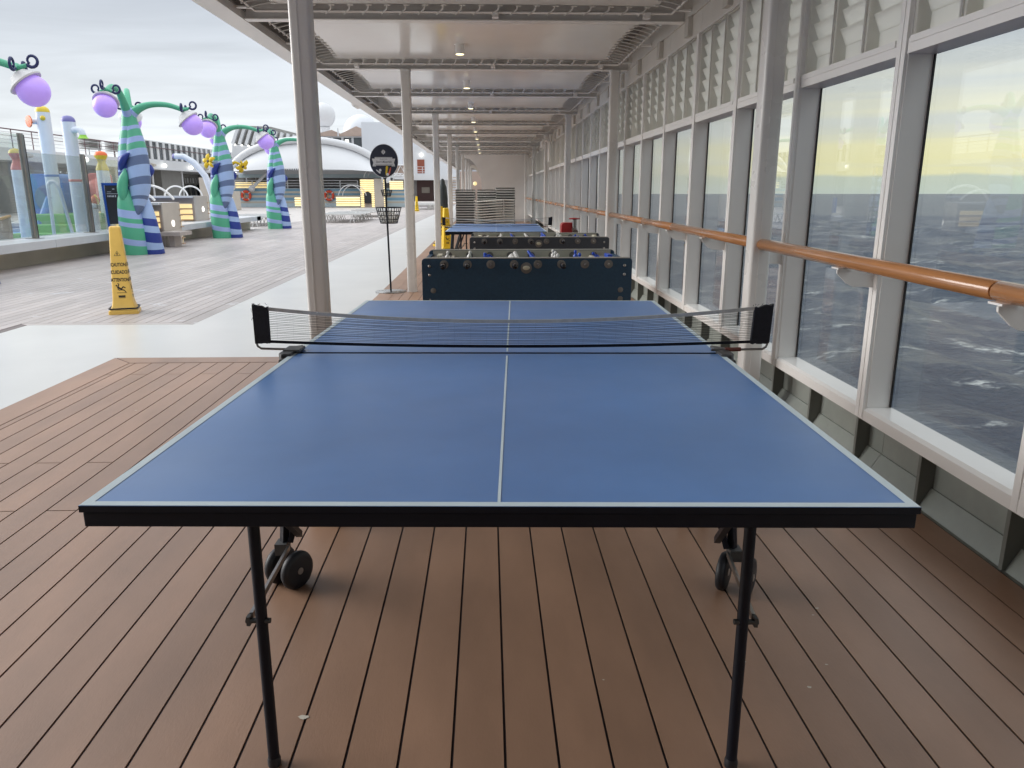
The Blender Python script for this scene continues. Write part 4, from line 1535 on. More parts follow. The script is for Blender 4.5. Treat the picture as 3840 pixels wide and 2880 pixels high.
        for sgn_, k in ((1, 0.20), (-1, 0.20)):
            q = c + side_ * sgn_ * 0.12 + d * 0.02 + Vector((0, 0, 0.06))
            fork.tube([tuple(e + Vector((0, 0, 0.12))), tuple(e + side_ * sgn_ * 0.06 + Vector((0, 0, 0.10))), tuple(q)], [0.045, 0.036, 0.022], 10)
            ends.append((q, side_ * sgn_))
        q = c + d * 0.14 + Vector((0, 0, 0.12))
        fork.tube([tuple(e + Vector((0, 0, 0.10))), tuple(e + d * 0.07 + Vector((0, 0, 0.11))), tuple(q)], [0.045, 0.036, 0.022], 10)
        ends.append((q, d))
        fork.build('stem_fork', 'tgreen', cap)
        for q, dr in ends:
            dr = dr.normalized()
            pts = []
            for k in range(15):
                f = k / 14
                th = R(-100 + 330 * f)
                rad = 0.085 * (1 - 0.45 * f)
                pts.append(tuple(q + dr * (0.06 + rad * math.cos(th)) + Vector((0, 0, 0.055 + rad * math.sin(th)))))
            MB().tube([tuple(q - dr * 0.01)] + pts, [0.025] + [0.023 - 0.007 * k / 14 for k in range(15)], 8).build('tendril', 'tcurl', cap)
    lampset(8, 1.06, 0.10, 0.06, 0)
    lampset(-84, 1.10, 0.34, -0.16, 0)
    lampset(112, 0.86, 0.40, -0.06, 0)
    return t


t1 = lamp_tree('nearest complete green and blue striped lamp tree behind the yellow cone', (-7.37, 15.44, 0))
dup(t1, (-7.46, 9.86, 0), label='lamp tree mostly outside the view with one lilac globe over the glass screen')
t2 = dup(t1, (-7.48, 21.2, 0), label='striped lamp tree with two yellow flowers beside the pool edge')
t3 = dup(t1, (-7.42, 26.6, 0), label='smaller striped lamp tree beyond the flowered one by the sun loungers')
for c, ax, s in (((-0.26, -0.30, 2.10), (-0.35, -0.9, 0.15), 1.0), ((0.56, 0.02, 1.98), (0.75, -0.35, -0.55), 0.9)):
    ax = Vector(ax).normalized()
    fl_ = MB().lathe([(0.02, -0.16), (0.035, -0.10), (0.06, -0.03), (0.085, 0.0), (0.07, 0.02), (0.03, 0.005)], 16, c, ax)
    u = ax.orthogonal().normalized()
    w = ax.cross(u)
    for k in range(5):
        a = 2 * math.pi * k / 5 + 0.3
        d = u * math.cos(a) + w * math.sin(a)
        cc = Vector(c)
        fl_.tube([tuple(cc + d * 0.03), tuple(cc + d * 0.10 + ax * 0.02), tuple(cc + d * 0.17 + ax * 0.005), tuple(cc + d * 0.215 - ax * 0.03)], [0.035, 0.062, 0.052, 0.012], 10, rx=0.5)
    f = fl_.build('flower', 'flower', t2)
    MB().lathe([(0.03, 0.0), (0.036, 0.02), (0.02, 0.03)], 12, tuple(Vector(c) + ax * 0.012), ax).build('flower_eye', 'blackgrey', f)
    if c[0] > 0:
        MB().tube([(0.22, 0.05, 2.02), (0.36, 0.05, 2.09), tuple(Vector(c) - ax * 0.14)], [0.05, 0.04, 0.03], 8).build('flower_stem', 'flower', t2)

# =================================================================== PLAY AREA BEHIND GLASS
def coaming(label, ya, yb, xb=-8.35, xc=-7.95, name='coaming'):
    t = thing(name, label, 'coaming', (xb, (ya + yb) / 2, 0))
    MB().box(xb - 0.35, xb, ya, yb, -0.004, 0.30).build('face', 'coamface', t, world=True)
    y = ya
    while y < yb - 0.1:
        y2 = min(y + 2.05, yb)
        MB().box(xb - 0.5, xc, y, y2 - 0.008, 0.30, 0.45).build('cap', 'coam', t, 0.008, world=True)
        # soft light strip under the overhang
        MB().box(xb + 0.005, xb + 0.02, y + 0.5, y + 1.1, 0.27, 0.285).build('strip_light', 'glowboard', t, world=True)
        y = y2
    return t


coaming('low stone coaming carrying the glass screen round the play area', 7.0, 17.42)
gs = thing('glass_screen', 'tall glass screen with brushed metal posts round the play area', 'glass screen', (-8.45, 13.4, 0.45))
ps = [9.2, 11.3, 13.4, 15.5, 17.35]
for i, y in enumerate(ps):
    zt = [2.32, 2.32, 2.32, 2.05, 1.62][i]
    MB().prism(rrect(-8.50, -8.42, y - 0.055, y + 0.055, 0.025, 4), 0.455, zt, 'xy').build('post', 'smetal', gs, world=True)
    MB().box(-8.49, -8.43, y + 0.056, y + 0.085, 0.455, zt - 0.02).build('gasket', 'gasket', gs, world=True)
    MB().box(-8.58, -8.35, y - 0.11, y + 0.11, 0.4505, 0.458).build('foot_plate', 'smetal', gs, world=True)
    if i < len(ps) - 1:
        MB().box(-8.465, -8.455, y + 0.09, ps[i + 1] - 0.06, 0.47, [2.30, 2.30, 2.0, 1.98][i]).build('pane', 'screen', gs, world=True)
struct(MB().box(-16, -8.72, 7, 19.5, 0.0, 0.28).build('play_floor', 'pfloor'))


def spray_tower(label, x, y, ztop, cap, r=0.15, ring=None):
    t = thing('spray_tower', label, 'spray tower', (x, y, 0.28))
    h = ztop - 0.28
    MB().lathe([(r * 1.05, 0), (r, 0.1), (r, h - r * 0.95)], 22).build('column', 'towerw', t)
    MB().lathe([(r * 1.01, h - r * 0.95), (r * 0.99, h - r * 0.65), (r * 0.86, h - r * 0.35), (r * 0.55, h - r * 0.1), (0.01, h)], 22).build('cap', cap, t)
    if ring:
        MB().lathe([(r * 1.0, ring[1] - 0.28), (r * 1.04, ring[1] - 0.275), (r * 1.04, ring[1] - 0.235), (r * 1.0, ring[1] - 0.23)], 22).build('band', ring[0], t)
    return t


t = spray_tower('white spray tower with yellow cap and orange trumpet behind the glass screen', -9.95, 17.0, 3.15, 'pyellow', 0.145, ('pblue', 1.62))
MB().tube([(-0.10, -0.02, 2.54), (-0.22, -0.05, 2.535)], 0.06, 12).build('spout', 'towerw', t)
MB().lathe([(0.06, 0.0), (0.13, 0.03), (0.125, 0.05), (0.05, 0.055)], 20, (-0.24, -0.09, 2.53), (-0.5, -0.75, 0)).build('trumpet', 'porange', t)
MB().ball((0.055, -0.13, 2.60), 0.055, 14, 8).build('knob', 'pyellow', t)
t = spray_tower('white spray tower with purple cap and green nozzle arm beside the striped tree', -8.90, 16.0, 2.86, 'ppurple', 0.14, ('pred', 1.50))
MB().tube([(0.08, -0.05, 2.27), (0.20, -0.08, 2.29), (0.26, -0.09, 2.28), (0.305, -0.10, 2.24), (0.32, -0.10, 2.17)], 0.065, 12).build('spout', 'towerw', t)
MB().lathe([(0.066, 0), (0.07, -0.02), (0.085, -0.05), (0.115, -0.075), (0.05, -0.08)], 18, (0.32, -0.10, 2.18)).build('nozzle', 'plime', t)


def bulb_tower(label, x, y, z0, ztop, lo, hi, r=0.115):
    t = thing('bulb_tower', label, 'bulb tower', (x, y, 0.28))
    h0 = z0 - 0.28
    MB().lathe([(r * 1.15, 0), (r * 1.1, h0)], 20).build('column', 'towerw', t)
    H = ztop - z0
    MB().lathe([(r * 1.12, h0), (r * 1.1, h0 + H * 0.10), (r * 0.85, h0 + H * 0.28), (r * 0.62, h0 + H * 0.42), (r * 0.75, h0 + H * 0.55), (r * 1.08, h0 + H * 0.70), (r * 1.13, h0 + H * 0.77)], 22).build('neck', lo, t)
    MB().lathe([(r * 1.13, h0 + H * 0.77), (r * 1.05, h0 + H * 0.87), (r * 0.7, h0 + H * 0.96), (0.01, h0 + H)], 22).build('bulb', hi, t)
    return t


bulb_tower('red necked bulb tower with yellow top seen through the near glass pane', -9.52, 15.0, 1.72, 2.14, 'pred', 'pyellow', 0.11)
bulb_tower('yellow necked bulb tower with orange top beyond the glass screen end', -9.03, 17.5, 1.77, 2.21, 'pyellow', 'porange', 0.128)
t = thing('green_steps', 'green play steps behind the glass screen', 'play steps', (-9.75, 16.6, 0.28))
MB().box(-0.50, 0.70, 0.0, 1.2, 0.0, 0.52).build('platform', 'pgreen', t, 0.02)
MB().box(-0.50, 0.62, -0.35, -0.001, 0.0, 0.30).build('step', 'pgreen', t, 0.02)
MB().box(-0.62, 0.62, -0.75, -0.351, 0.0, 0.13).build('step', 'pgreen', t, 0.02)
t = MB().tube([(-9.15, 15.3, 0.28), (-9.13, 15.3, 1.35)] + arc((-9.03, 15.3, 1.40), 0.10, 180, 0, 10) + [(-8.93, 15.35, 1.35), (-8.9, 15.6, 0.28)], 0.035, 10).build('grab_rail', 'towerw')
tag(t, 'white hooped grab rail standing before the green play steps', 'grab rail')
t = thing('slide_panel', 'blue slide tunnel behind the white grab rail', 'slide', (-10.45, 17.6, 0.28))
MB().prism(rrect(-0.42, 0.42, 0.5, 1.42, 0.16), -0.05, 0.7, 'xz').build('tunnel', 'pblue', t, 0.02)
MB().lathe([(0.30, 0), (0.32, 0.02), (0.32, 0.05), (0.26, 0.06)], 24, (0.08, -0.05, 0.85), (0, -1, 0)).build('mouth', 'tslate', t)
MB().tube([(0.1, -0.1, 0.75), (0.2, -0.6, 0.4), (0.3, -1.1, 0.1)], 0.2, 12, rx=0.5).build('chute', 'pblue', t)
t = thing('climbing_panel', 'orange tan climbing panel between the spray towers', 'climbing panel', (-10.32, 18.4, 0.28))
MB().box(-0.16, 0.16, -0.08, 0.08, 0.45, 1.42).build('panel', 'ptan', t, 0.03)
for k in range(6):
    MB().box(-0.08, 0.17, -0.11, -0.081, 0.55 + 0.13 * k, 0.60 + 0.13 * k).build('rung', 'slatwarm', t)
MB().box(-0.12, 0.12, -0.06, 0.06, 0.0, 0.449).build('foot', 'towerw', t)
t = thing('red_slide', 'salmon red spiral slide behind the last glass pane', 'slide', (-9.52, 18.2, 0.28))
MB().prism(rrect(-0.25, 0.14, 0.3, 1.45, 0.1), 0.0, 0.5, 'xz').build('tower', 'pred', t, 0.03)
MB().tube([(-0.05, 0.0, 1.15), (0.12, -0.18, 0.98), (0.24, -0.15, 0.75), (0.25, 0.1, 0.5)], [0.2, 0.24, 0.25, 0.22], 14).build('tube', 'pred', t)
MB().lathe([(0.21, 0), (0.20, 0.02), (0.12, 0.03)], 20, (0.27, -0.27, 0.76), (0.4, -0.9, -0.1)).build('mouth', 'ptan2', t)
MB().box(-0.2, 0.2, 0.05, 0.45, 0.0, 0.299).build('foot', 'pred', t)
t = thing('water_cannon', 'small white water cannon with blue muzzle behind the glass screen', 'water cannon', (-8.82, 16.45, 0.28))
MB().lathe([(0.085, 0), (0.08, 0.63)], 16).build('column', 'towerw', t)
MB().tube([(0.05, 0.0, 0.72), (-0.02, -0.04, 0.70), (-0.10, -0.08, 0.63)], 0.055, 12).build('barrel', 'towerw', t)
MB().cyl((-0.10, -0.08, 0.63), (-0.115, -0.09, 0.615), 0.058, 12).build('muzzle', 'pblue', t)
MB().ball((0.04, 0.02, 0.84), 0.10, 16, 10).build('guard', 'porange', t)
MB().lathe([(0.11, -0.02), (0.118, 0.0), (0.11, 0.02)], 20, (0.06, 0.03, 0.84), (0.7, 0.5, 0.2)).build('guard_ring', 'pyellow', t)
t = thing('play_boat', 'tan play boat hull at the near end of the play area', 'play boat', (-9.25, 13.3, 0.28))
hb = MB()
pr_ = []
for k in range(9):
    f = k / 8
    w = 0.30 * math.sin(math.pi * min(1, f * 0.75 + 0.25))
    pr_.append((-1.1 + 1.55 * f, w, 0.30 + 0.28 * f * f))
for x, w, z in pr_:
    hb.v += [(x, -w, z), (x, -w * 0.7, z * 0.45), (x, 0, 0.03), (x, w * 0.7, z * 0.45), (x, w, z)]
for i in range(8):
    for j in range(4):
        a = i * 5 + j
        hb.face((a, a + 1, a + 6, a + 5), 0, True)
hull_ = hb.build('hull', 'ptan2', t)
sol = hull_.modifiers.new('solid', 'SOLIDIFY')
sol.thickness = 0.03
for s in (-1, 1):
    MB().tube([(x, s * w, z) for x, w, z in pr_], 0.028, 8).build('gunwale', 'ptan', t)

# =================================================================== LIT BAR BLOCKS, POOL, SIGN
t = thing('poster_frame', 'blue framed black poster stand beside the nearest striped tree', 'poster stand', (-8.06, 15.85, 0.45), R(14))
MB().bar((-0.17, 0, 0.0), (-0.20, 0, 1.0), 0.045, 0.05, up=(0, 1, 0)).bar((0.33, 0, 0.0), (0.36, 0, 1.0), 0.045, 0.05, up=(0, 1, 0)).bar((-0.22, 0, 1.0), (0.38, 0, 1.0), 0.05, 0.05).build('frame', 'frameblue', t)
MB().box(-0.165, 0.33, -0.012, 0.012, 0.16, 0.975).build('board', 'board', t)
mb = MB()
for k in range(5):
    mb.box(-0.13 + 0.028 * k, -0.113 + 0.028 * k, -0.0135, -0.0125, 0.73, 0.765)
mb.box(0.02, 0.035, -0.0135, -0.0125, 0.725, 0.77).box(-0.13, -0.05, -0.0135, -0.0125, 0.835, 0.842).box(-0.14, 0.3, -0.0135, -0.0125, 0.795, 0.803).box(-0.02, 0.02, -0.0135, -0.0125, 0.89, 0.905)
stuff(mb.build('print', 'printw', t))


def bar_block(label, x0, x1, y0, y1, ztop, lamp, n=7):
    t = thing('bar_block', label, 'bar counter', ((x0 + x1) / 2, (y0 + y1) / 2, 0))
    MB().box(x1 - 0.03, x1, y0 + 0.10, y1 - 0.05, 0.0, ztop).build('end_panel', 'beigewall', t, world=True)
    MB().box(x0, x1 - 0.031, y0 + 0.13, y1 - 0.13, 0.0, ztop - 0.05).build('core', 'slat', t, world=True)
    MB().box(x0 - 0.05, x1 - 0.032, y0 - 0.02, y1, ztop - 0.049, ztop).build('counter_top', 'coam', t, world=True)
    pitch = (ztop - 0.05) / n
    for k in range(n):
        z = ztop - 0.05 - pitch * (k + 1)
        lit = 1 <= k <= 3
        MB().box(x0 - 0.03, x1 - 0.08, y0 - 0.03, y0 + 0.129, z, z + 0.018).build('shelf', 'slatwarm' if lit or k == 4 else 'slat', t, world=True)  # shelves at the lit gaps get a warmer colour, glow painted in
        MB().box(x1 - 0.16, x1 + 0.035, y1 - 0.129, y1 + 0.03, z, z + 0.018).build('shelf', 'slatwarm', t, world=True)
        if lit:
            MB().box(x0, x1 - 0.10, y0 + 0.11, y0 + 0.129, z + 0.03, z + pitch - 0.012).build('backlight', 'warm', t, world=True)
        if k not in (0, 4):
            MB().box(x1 - 0.03, x1 - 0.01, y1 - 0.049, y1 - 0.01, z + 0.03, z + pitch - 0.012).build('backlight', 'warm', t, world=True)
    if lamp:
        MB().lathe([(lamp[2], 0.0), (lamp[2], 0.012), (lamp[2] * 0.8, 0.018)], 20, (x1, lamp[0], lamp[1]), (1, 0, 0)).build('round_lamp', 'lampw', t, world=True)
    return t


bar_block('beige bar counter with glowing slats behind the nearest striped tree', -9.55, -7.79, 17.5, 18.72, 1.03, (18.15, 0.53, 0.075))
t = MB().box(-7.78, -7.30, 17.25, 18.0, 0.27, 0.36).box(-7.62, -7.5, 17.4, 17.8, 0.0, 0.269).build('bench', 'slat')
tag(t, 'low grey bench seat against the beige bar end panel', 'bench')
bar_block('second glowing bar counter farther back with white hoops above', -10.2, -8.45, 21.4, 22.6, 1.16, (22.1, 0.78, 0.07))
for lab, c, r_, a0, a1, y, z in (('tall white pipe hoop curving over the nearer bar counter', -8.40, 0.72, 150, 32, 18.35, 0.72), ('low white pipe hoop in front of the taller one over the bar', -8.66, 0.62, 150, 38, 18.15, 0.70),
                               ('white pipe hoop over the far bar counter', -9.15, 0.34, 168, 12, 22.0, 1.10), ('white pipe hoop beside another over the far bar counter', -8.80, 0.34, 168, 12, 22.2, 1.10)):
    t = MB().tube(arc((c, y, z), r_, a0, a1, 16), 0.028 if y < 20 else 0.022, 8).build('pipe_hoop', 'white')
    tag(t, lab, 'pipe hoop', 'white hoops over the bars')
t = MB().tube([(-8.55, 23.4, 0.0), (-8.60, 23.4, 1.2), (-8.75, 23.4, 1.75), (-9.05, 23.4, 2.15), (-9.35, 23.4, 2.33), (-9.62, 23.4, 2.34)], [0.10, 0.10, 0.095, 0.09, 0.085, 0.08], 12).build('spray_pipe', 'towerw')
tag(t, 'thick pale blue curved spray arm with purple tip behind the flowered tree', 'spray arm')
MB().lathe([(0.082, 0), (0.07, 0.05), (0.03, 0.08)], 12, (-9.62, 23.4, 2.34), (-1, 0, 0.02)).build('tip', 'ppurple', t)
coaming('long stone coaming along the pool edge behind the striped trees', 18.75, 26.2)
pool = thing('pool', 'blue tiled pool basin beyond the stone coaming', 'pool', (-10.9, 22.4, 0))
MB().box(-13.0, -8.86, 19.2, 26.2, 0.0, 0.12).build('water', 'poolblue', pool, world=True)
y = 19.2
while y < 26:
    MB().box(-13.3, -13.0, y, y + 2.3, 0.0, 0.36).build('far_wall', 'poolpale', pool, world=True)
    MB().box(-13.5, -12.95, y, y + 2.295, 0.361, 0.45).build('coping', 'coam', pool, world=True)
    y += 2.33
MB().box(-13.5, -8.36, 26.0, 26.2, 0.0, 0.30).box(-13.5, -7.95, 25.75, 26.2, 0.301, 0.449).build('end_coping', 'coam', pool, world=True)
MB().box(-12.9, -8.86, 19.0, 19.19, 0.0, 0.36).build('end_wall', 'poolpale', pool, world=True)

# =================================================================== SUN LOUNGERS
def lounger_mesh(name, L=1.9, W=0.62, legs=0.32):
    mb = MB()
    z = legs
    for s in (-1, 1):
        mb.box(-L / 2, L / 2, s * W / 2 - 0.018, s * W / 2 + 0.018, z, z + (0.045 if legs > 0.1 else 0.048))
        if legs > 0.1:
            for x in (-L * 0.36, L * 0.30):
                mb.bar((x, s * W / 2, z), (x - 0.10, s * W / 2, 0.0), 0.028, 0.028, up=(0, 1, 0))
                mb.bar((x, s * W / 2, z), (x + 0.10, s * W / 2, 0.0), 0.028, 0.028, up=(0, 1, 0))
    for x in (-L / 2, L / 2 - 0.03, 0.3):
        mb.box(x, x + 0.03, -W / 2 + 0.0185, W / 2 - 0.0185, z + 0.005, z + 0.04)
    mb.box(-L / 2 + 0.031, L / 2 - 0.031, -W / 2 + 0.019, W / 2 - 0.019, z + 0.018, z + 0.026, 1)
    if legs < 0.1:
        mb.box(-L / 2 + 0.012, L / 2 - 0.012, -W / 2 - 0.006, W / 2 + 0.006, z + 0.0485, z + 0.080, 1)  # dark slab fills each stacking gap, painting in its shade
    me = mb.mesh(name)
    me.materials.append(M['lfr'])
    me.materials.append(M['lsl'] if legs > 0.1 else M['ldk'])
    return me


lm = lounger_mesh('sun_lounger')
k = 0
seen_ = {}
for x, y, rz, lab, grp in [(-6.25, 31.6 + 0.78 * i, 4, 'sun lounger in the row nearest the walkway strip', 'loungers in the front row') for i in range(6)] + \
        [(-9.3, 28.3 + 0.8 * i, 2, 'sun lounger lined up beside the third striped tree', 'loungers by the third striped tree') for i in range(5)] + \
        [(-11.8, 28.3 + 0.8 * i, 2, 'sun lounger behind the third striped tree', 'loungers behind the third tree') for i in range(5)] + \
        [(-6.0, 38.5 + 0.8 * i, 4, 'sun lounger in the second row of the open deck', 'loungers in the second row') for i in range(5)] + \
        [(-4.6 - 0.2 * (i % 2), 53 + 1.1 * i, 8, 'sun lounger far off near the dark bar', 'loungers far off by the bar') for i in range(6)] + \
        [(-14.6, 20.5 + 0.9 * i, 0, 'sun lounger on the far side of the pool basin', 'loungers across the pool') for i in range(6)]:
    seen_[grp] = seen_.get(grp, -1) + 1
    lab = lab.replace('sun lounger', ORD[seen_[grp]] + ' sun lounger', 1) + ', counted from the near end'
    tag(link('sun_lounger', lm, loc=(x + 0.05 * ((k * 7) % 3), y, 0)), lab, 'sun lounger', grp).rotation_euler = (0, 0, R(rz + ((k * 5) % 4) - 2))
    k += 1
lst = lounger_mesh('stacked_lounger', 1.9, 0.60, 0.0)
for j, (xc, n, lab) in enumerate(((-0.745, 16, 'stacked sun lounger in the stack next to the posts'), (-0.035, 16, 'stacked sun lounger of the middle tall stack'), (0.59, 17, 'stacked sun lounger in the stack closest to the windows'))):
    for i in range(n):
        o = tag(link('stacked_lounger', lst, loc=(xc + 0.006 * math.sin(i * 2.1 + j), 25.4, 0.05 + 0.081 * i + (-0.02 if j == 2 else 0))), lab.replace('stacked sun lounger', 'sun lounger %s from the top' % ORD[n - 1 - i]), 'sun lounger', 'loungers of stack %s' % ('by the posts', 'in the middle', 'by the windows')[j])
        o.rotation_euler = (0, 0, R(90))
MB_ = MB().box(-1.0, 0.9, 24.9, 25.9, -0.003, 0.05).build('pallet', 'lfr')
tag(MB_, 'white pallet under the tall lounger stacks', 'pallet')
lch = MB()
Lc = 1.30
for s in (-1, 1):
    lch.tube([(-Lc / 2, s * 0.28, 0.03), (-Lc / 2 + 0.1, s * 0.28, 0.0), (0.25, s * 0.28, 0.055), (0.33, s * 0.28, 0.06), (Lc / 2, s * 0.28, 0.05)], 0.02, 6)
    lch.box(0.30, 0.33, s * 0.28 - 0.03, s * 0.28 + 0.03, 0.0, 0.09)
lch.box(-Lc / 2, 0.25, -0.26, 0.26, 0.02, 0.03).box(0.26, Lc / 2, -0.26, 0.26, 0.045, 0.055)
lcm = lch.mesh('folded_lounger')
lcm.materials.append(M['lfr'])
for i in range(12):
    tag(link('folded_lounger', lcm, loc=(0.20 + 0.004 * math.sin(i * 1.7), 23.9, 0.06 + 0.082 * i)), 'folded white lounger %s from the top of the lower side on stack' % ORD[11 - i], 'sun lounger', 'loungers of the lower stack seen side on')

# =================================================================== FAR SIDE OF THE SHIP
ud = thing('upper_deck', 'white upper deck across the ship with open walkway beneath', 'ship deck', (-26, 45, 0))


def fp(mb, name, m, parent=None):
    return mb.build(name, m, parent or ud, world=True)


fp(MB().box(-34, -26, -8, 118, 2.95, 3.57), 'deck_slab', 'ship')
fp(MB().box(-26, -25.94, -8, 118, 2.91, 3.0), 'fascia_lip', 'ship')
fp(MB().box(-31.2, -31.0, -8, 118, 0.0, 0.62), 'low_wall', 'greywall')
fp(MB().box(-31.2, -31.0, -8, 118, 1.93, 2.06), 'transom', 'greywall')
fp(MB().box(-31.2, -31.0, -8, 118, 2.66, 2.95), 'head_wall', 'greywall')
fp(MB().box(-31.15, -31.10, -8, 118, 0.62, 1.93), 'window_band', 'darkglass')
mb = MB()
y = -7.0
while y < 118:
    mb.box(-31.25, -30.95, y, y + 0.16, 0.62, 2.66)
    mb.box(-31.23, -30.98, y + 0.75, y + 0.83, 2.06, 2.66)
    y += 1.5
stuff(fp(mb, 'mullions', 'greywall'))
mb = MB()
y = -6.8
while y < 118:
    for k in range(5):
        mb.box(-31.13, -31.08, y + 0.15 * k, y + 0.15 * k + 0.09, 2.07, 2.56)
    y += 0.75
stuff(fp(mb, 'louvre_bars', 'ship'))
for y in range(0, 118, 6):
    fp(MB().cyl((-26.35, y + 1.5, 0), (-26.35, y + 1.5, 2.95), 0.08, 10), 'support_post', 'ship')
for y in (30, 46, 66, 84):
    fp(MB().box(-30.9, -27.5, y, y + 4.2, 0.0, 2.949), 'cabin', 'greywall')
for i, y in enumerate((50.5, 57.0, 62.8, 68.4, 74.5, 80.5, 88, 96)):
    t = thing('deck_lamp', 'white round lamp %s along the upper deck edge across the ship' % ORD[i], 'lamp', (-25.93, y, 3.23), 0, 'round lamps along the far upper deck edge')
    MB().ball((0.12, 0, 0), 0.15, 12, 8).build('globe', 'lampw', t)
    MB().box(-0.01, 0.05, -0.06, 0.06, -0.06, 0.06).build('bracket', 'ship', t)
for i, y in enumerate((44, 52.5, 60.5, 72)):
    t = MB().prism([(-25.93, 3.10), (-25.72, 3.14), (-25.72, 3.28), (-25.93, 3.36)], y, y + 0.45, 'xz').build('loudspeaker', 'beigewall')
    tag(t, 'small beige loudspeaker %s along the upper deck edge across the ship' % ORD[i], 'loudspeaker', 'loudspeakers along the far upper deck edge')
rl = thing('railing', 'brown topped open railing on the upper deck across the ship', 'railing', (-26.1, 40, 3.57))
fp(MB().cyl((-26.1, 8, 4.57), (-26.1, 57.2, 4.57), 0.035, 8), 'top_rail', 'railred', rl)
for z in (3.82, 4.02, 4.22, 4.41):
    fp(MB().cyl((-26.1, 8, z), (-26.1, 57.2, z), 0.018, 6), 'bar', 'ship' if z != 4.22 else 'railred', rl)
for i in range(26):
    fp(MB().cyl((-26.1, 8 + i * 1.96, 3.57), (-26.1, 8 + i * 1.96, 4.56), 0.03, 8), 'post', 'railred', rl)
ws = thing('windscreen', 'row of dark glass windscreen panels with white posts on the upper deck', 'windscreen', (-26.1, 75, 3.57))
fp(MB().box(-26.15, -26.05, 57.3, 110, 5.0, 5.07), 'top_rail', 'ship', ws)
fp(MB().box(-26.15, -26.05, 57.3, 110, 3.575, 3.68), 'base_rail', 'ship', ws)
fp(MB().cyl((-25.98, 57.3, 4.57), (-25.98, 110, 4.57), 0.03, 6), 'hand_rail', 'railred', ws)
y = 57.3
while y < 110:
    fp(MB().box(-26.16, -26.02, y, y + 0.42, 3.68, 5.0), 'post', 'ship', ws)
    fp(MB().box(-26.11, -26.09, y + 0.42, y + 1.2, 3.68, 5.0), 'pane', 'darkglass', ws)
    y += 1.2
for y, w in ((36.8, 2.2), (52.0, 1.7), (55.6, 0.9)):
    t = thing('chair_stack', {36.8: 'grey chair stack behind the railing above the near glass pane', 52.0: 'grey chair stack on the upper deck behind the purple capped tower', 55.6: 'small grey chair stack on the upper deck next to the windscreen'}[y], 'chair stack', (-26.6, y, 3.57))
    for k in range(8):
        MB().box(-0.35, 0.35, 0, w, 0.42 + 0.085 * k, 0.47 + 0.085 * k).build('chair', 'greywall', t)
    MB().bar((0.2, 0.2, 0.42), (0.25, 0.1, 0), 0.05, 0.05).bar((0.2, w - 0.2, 0.42), (0.25, w - 0.1, 0), 0.05, 0.05).build('legs', 'darksteel', t)

# forward striped wall, bar fronts and lifebuoys
sw = thing('striped_wall', 'low wall with blue and beige stripes across the forward deck', 'wall', (-14, 63, 0))
for k, (z0, z1, m_) in enumerate(((0.0, 0.30, 'stripe_pale'), (0.30, 0.44, 'stripe_beige'), (0.44, 0.52, 'stripe_pale'), (0.52, 0.75, 'sky_blue'), (0.75, 0.93, 'stripe_beige'), (0.93, 1.09, 'sky_blue'), (1.09, 1.25, 'stripe_beige'), (1.25, 1.42, 'sky_blue'))):
    fp(MB().box(-22, -6.7, 63.0, 63.4, z0, z1 - 0.002), 'stripe', m_, sw)
fp(MB().box(-22.1, -6.6, 62.9, 63.5, 1.42, 1.47), 'coping', 'stripe_pale', sw)
for x, lab in ((-19.6, 'orange and white lifebuoy on the striped wall between the two far striped trees'), (-12.9, 'orange lifebuoy behind the white hoops on the striped wall')):
    t = thing('lifebuoy', lab, 'lifebuoy', (x, 62.88, 0.90))
    bu = MB().tube([(0.33 * math.cos(2 * math.pi * i / 32), 0, 0.33 * math.sin(2 * math.pi * i / 32)) for i in range(32)], 0.105, 12, closed=True, bands=lambda i: 1 if i % 8 in (3,) else 0, up=(0, 1, 0))
    bu.build('ring', ['buoy', 'ship'], t)
    MB().tube([(-0.12, -0.06, 0.26), (-0.05, -0.1, 0.0), (-0.12, -0.06, -0.24)], 0.03, 6).build('rope', 'ptan', t)
fr = thing('forward_railing', 'white railing above the striped wall before dark openings', 'railing', (-14, 63.2, 1.47))
for z in (1.68, 1.88, 2.1):
    fp(MB().box(-22, -10.6, 63.18, 63.22, z - 0.025, z + 0.025), 'bar', 'ship', fr)
for i in range(9):
    fp(MB().box(-22 + i * 1.42, -21.92 + i * 1.42, 63.17, 63.23, 1.47, 2.09), 'post', 'ship', fr)


def lit_panel(label, x0, x1, y, z0, z1, n, name='lit_log_panel', depth=0.3):
    t = thing(name, label, 'lit bar front', ((x0 + x1) / 2, y, z0))
    p = (z1 - z0) / n
    for k in range(n):
        MB().tube([(x0, y, z0 + p * (k + 0.5)), (x1, y, z0 + p * (k + 0.5))], p * 0.33, 8).build('log', 'warm', t, world=True)
    MB().box(x0 + 0.05, x1 - 0.05, y + p * 0.42, y + depth, z0, z1).build('back', 'slat', t, world=True)
    return t


lit_panel('glowing log bar front below the white hoops and lifebuoy', -11.8, -9.95, 60.0, 0.1, 0.84, 4)
lit_panel('glowing log bar front partly hidden by the front post', -15.0, -12.7, 60.0, 0.1, 0.80, 4)
lit_panel('glowing log panel high beside the round navy sign', -7.6, -6.55, 60.0, 1.36, 2.04, 5)
lit_panel('glowing log panel above the striped wall behind the white arch foot', -21.5, -18.6, 66.0, 1.5, 2.0, 4)
lit_panel('glowing log panel at the stair tower behind the flowered tree', -18.6, -17.2, 52.5, 1.35, 2.0, 4)


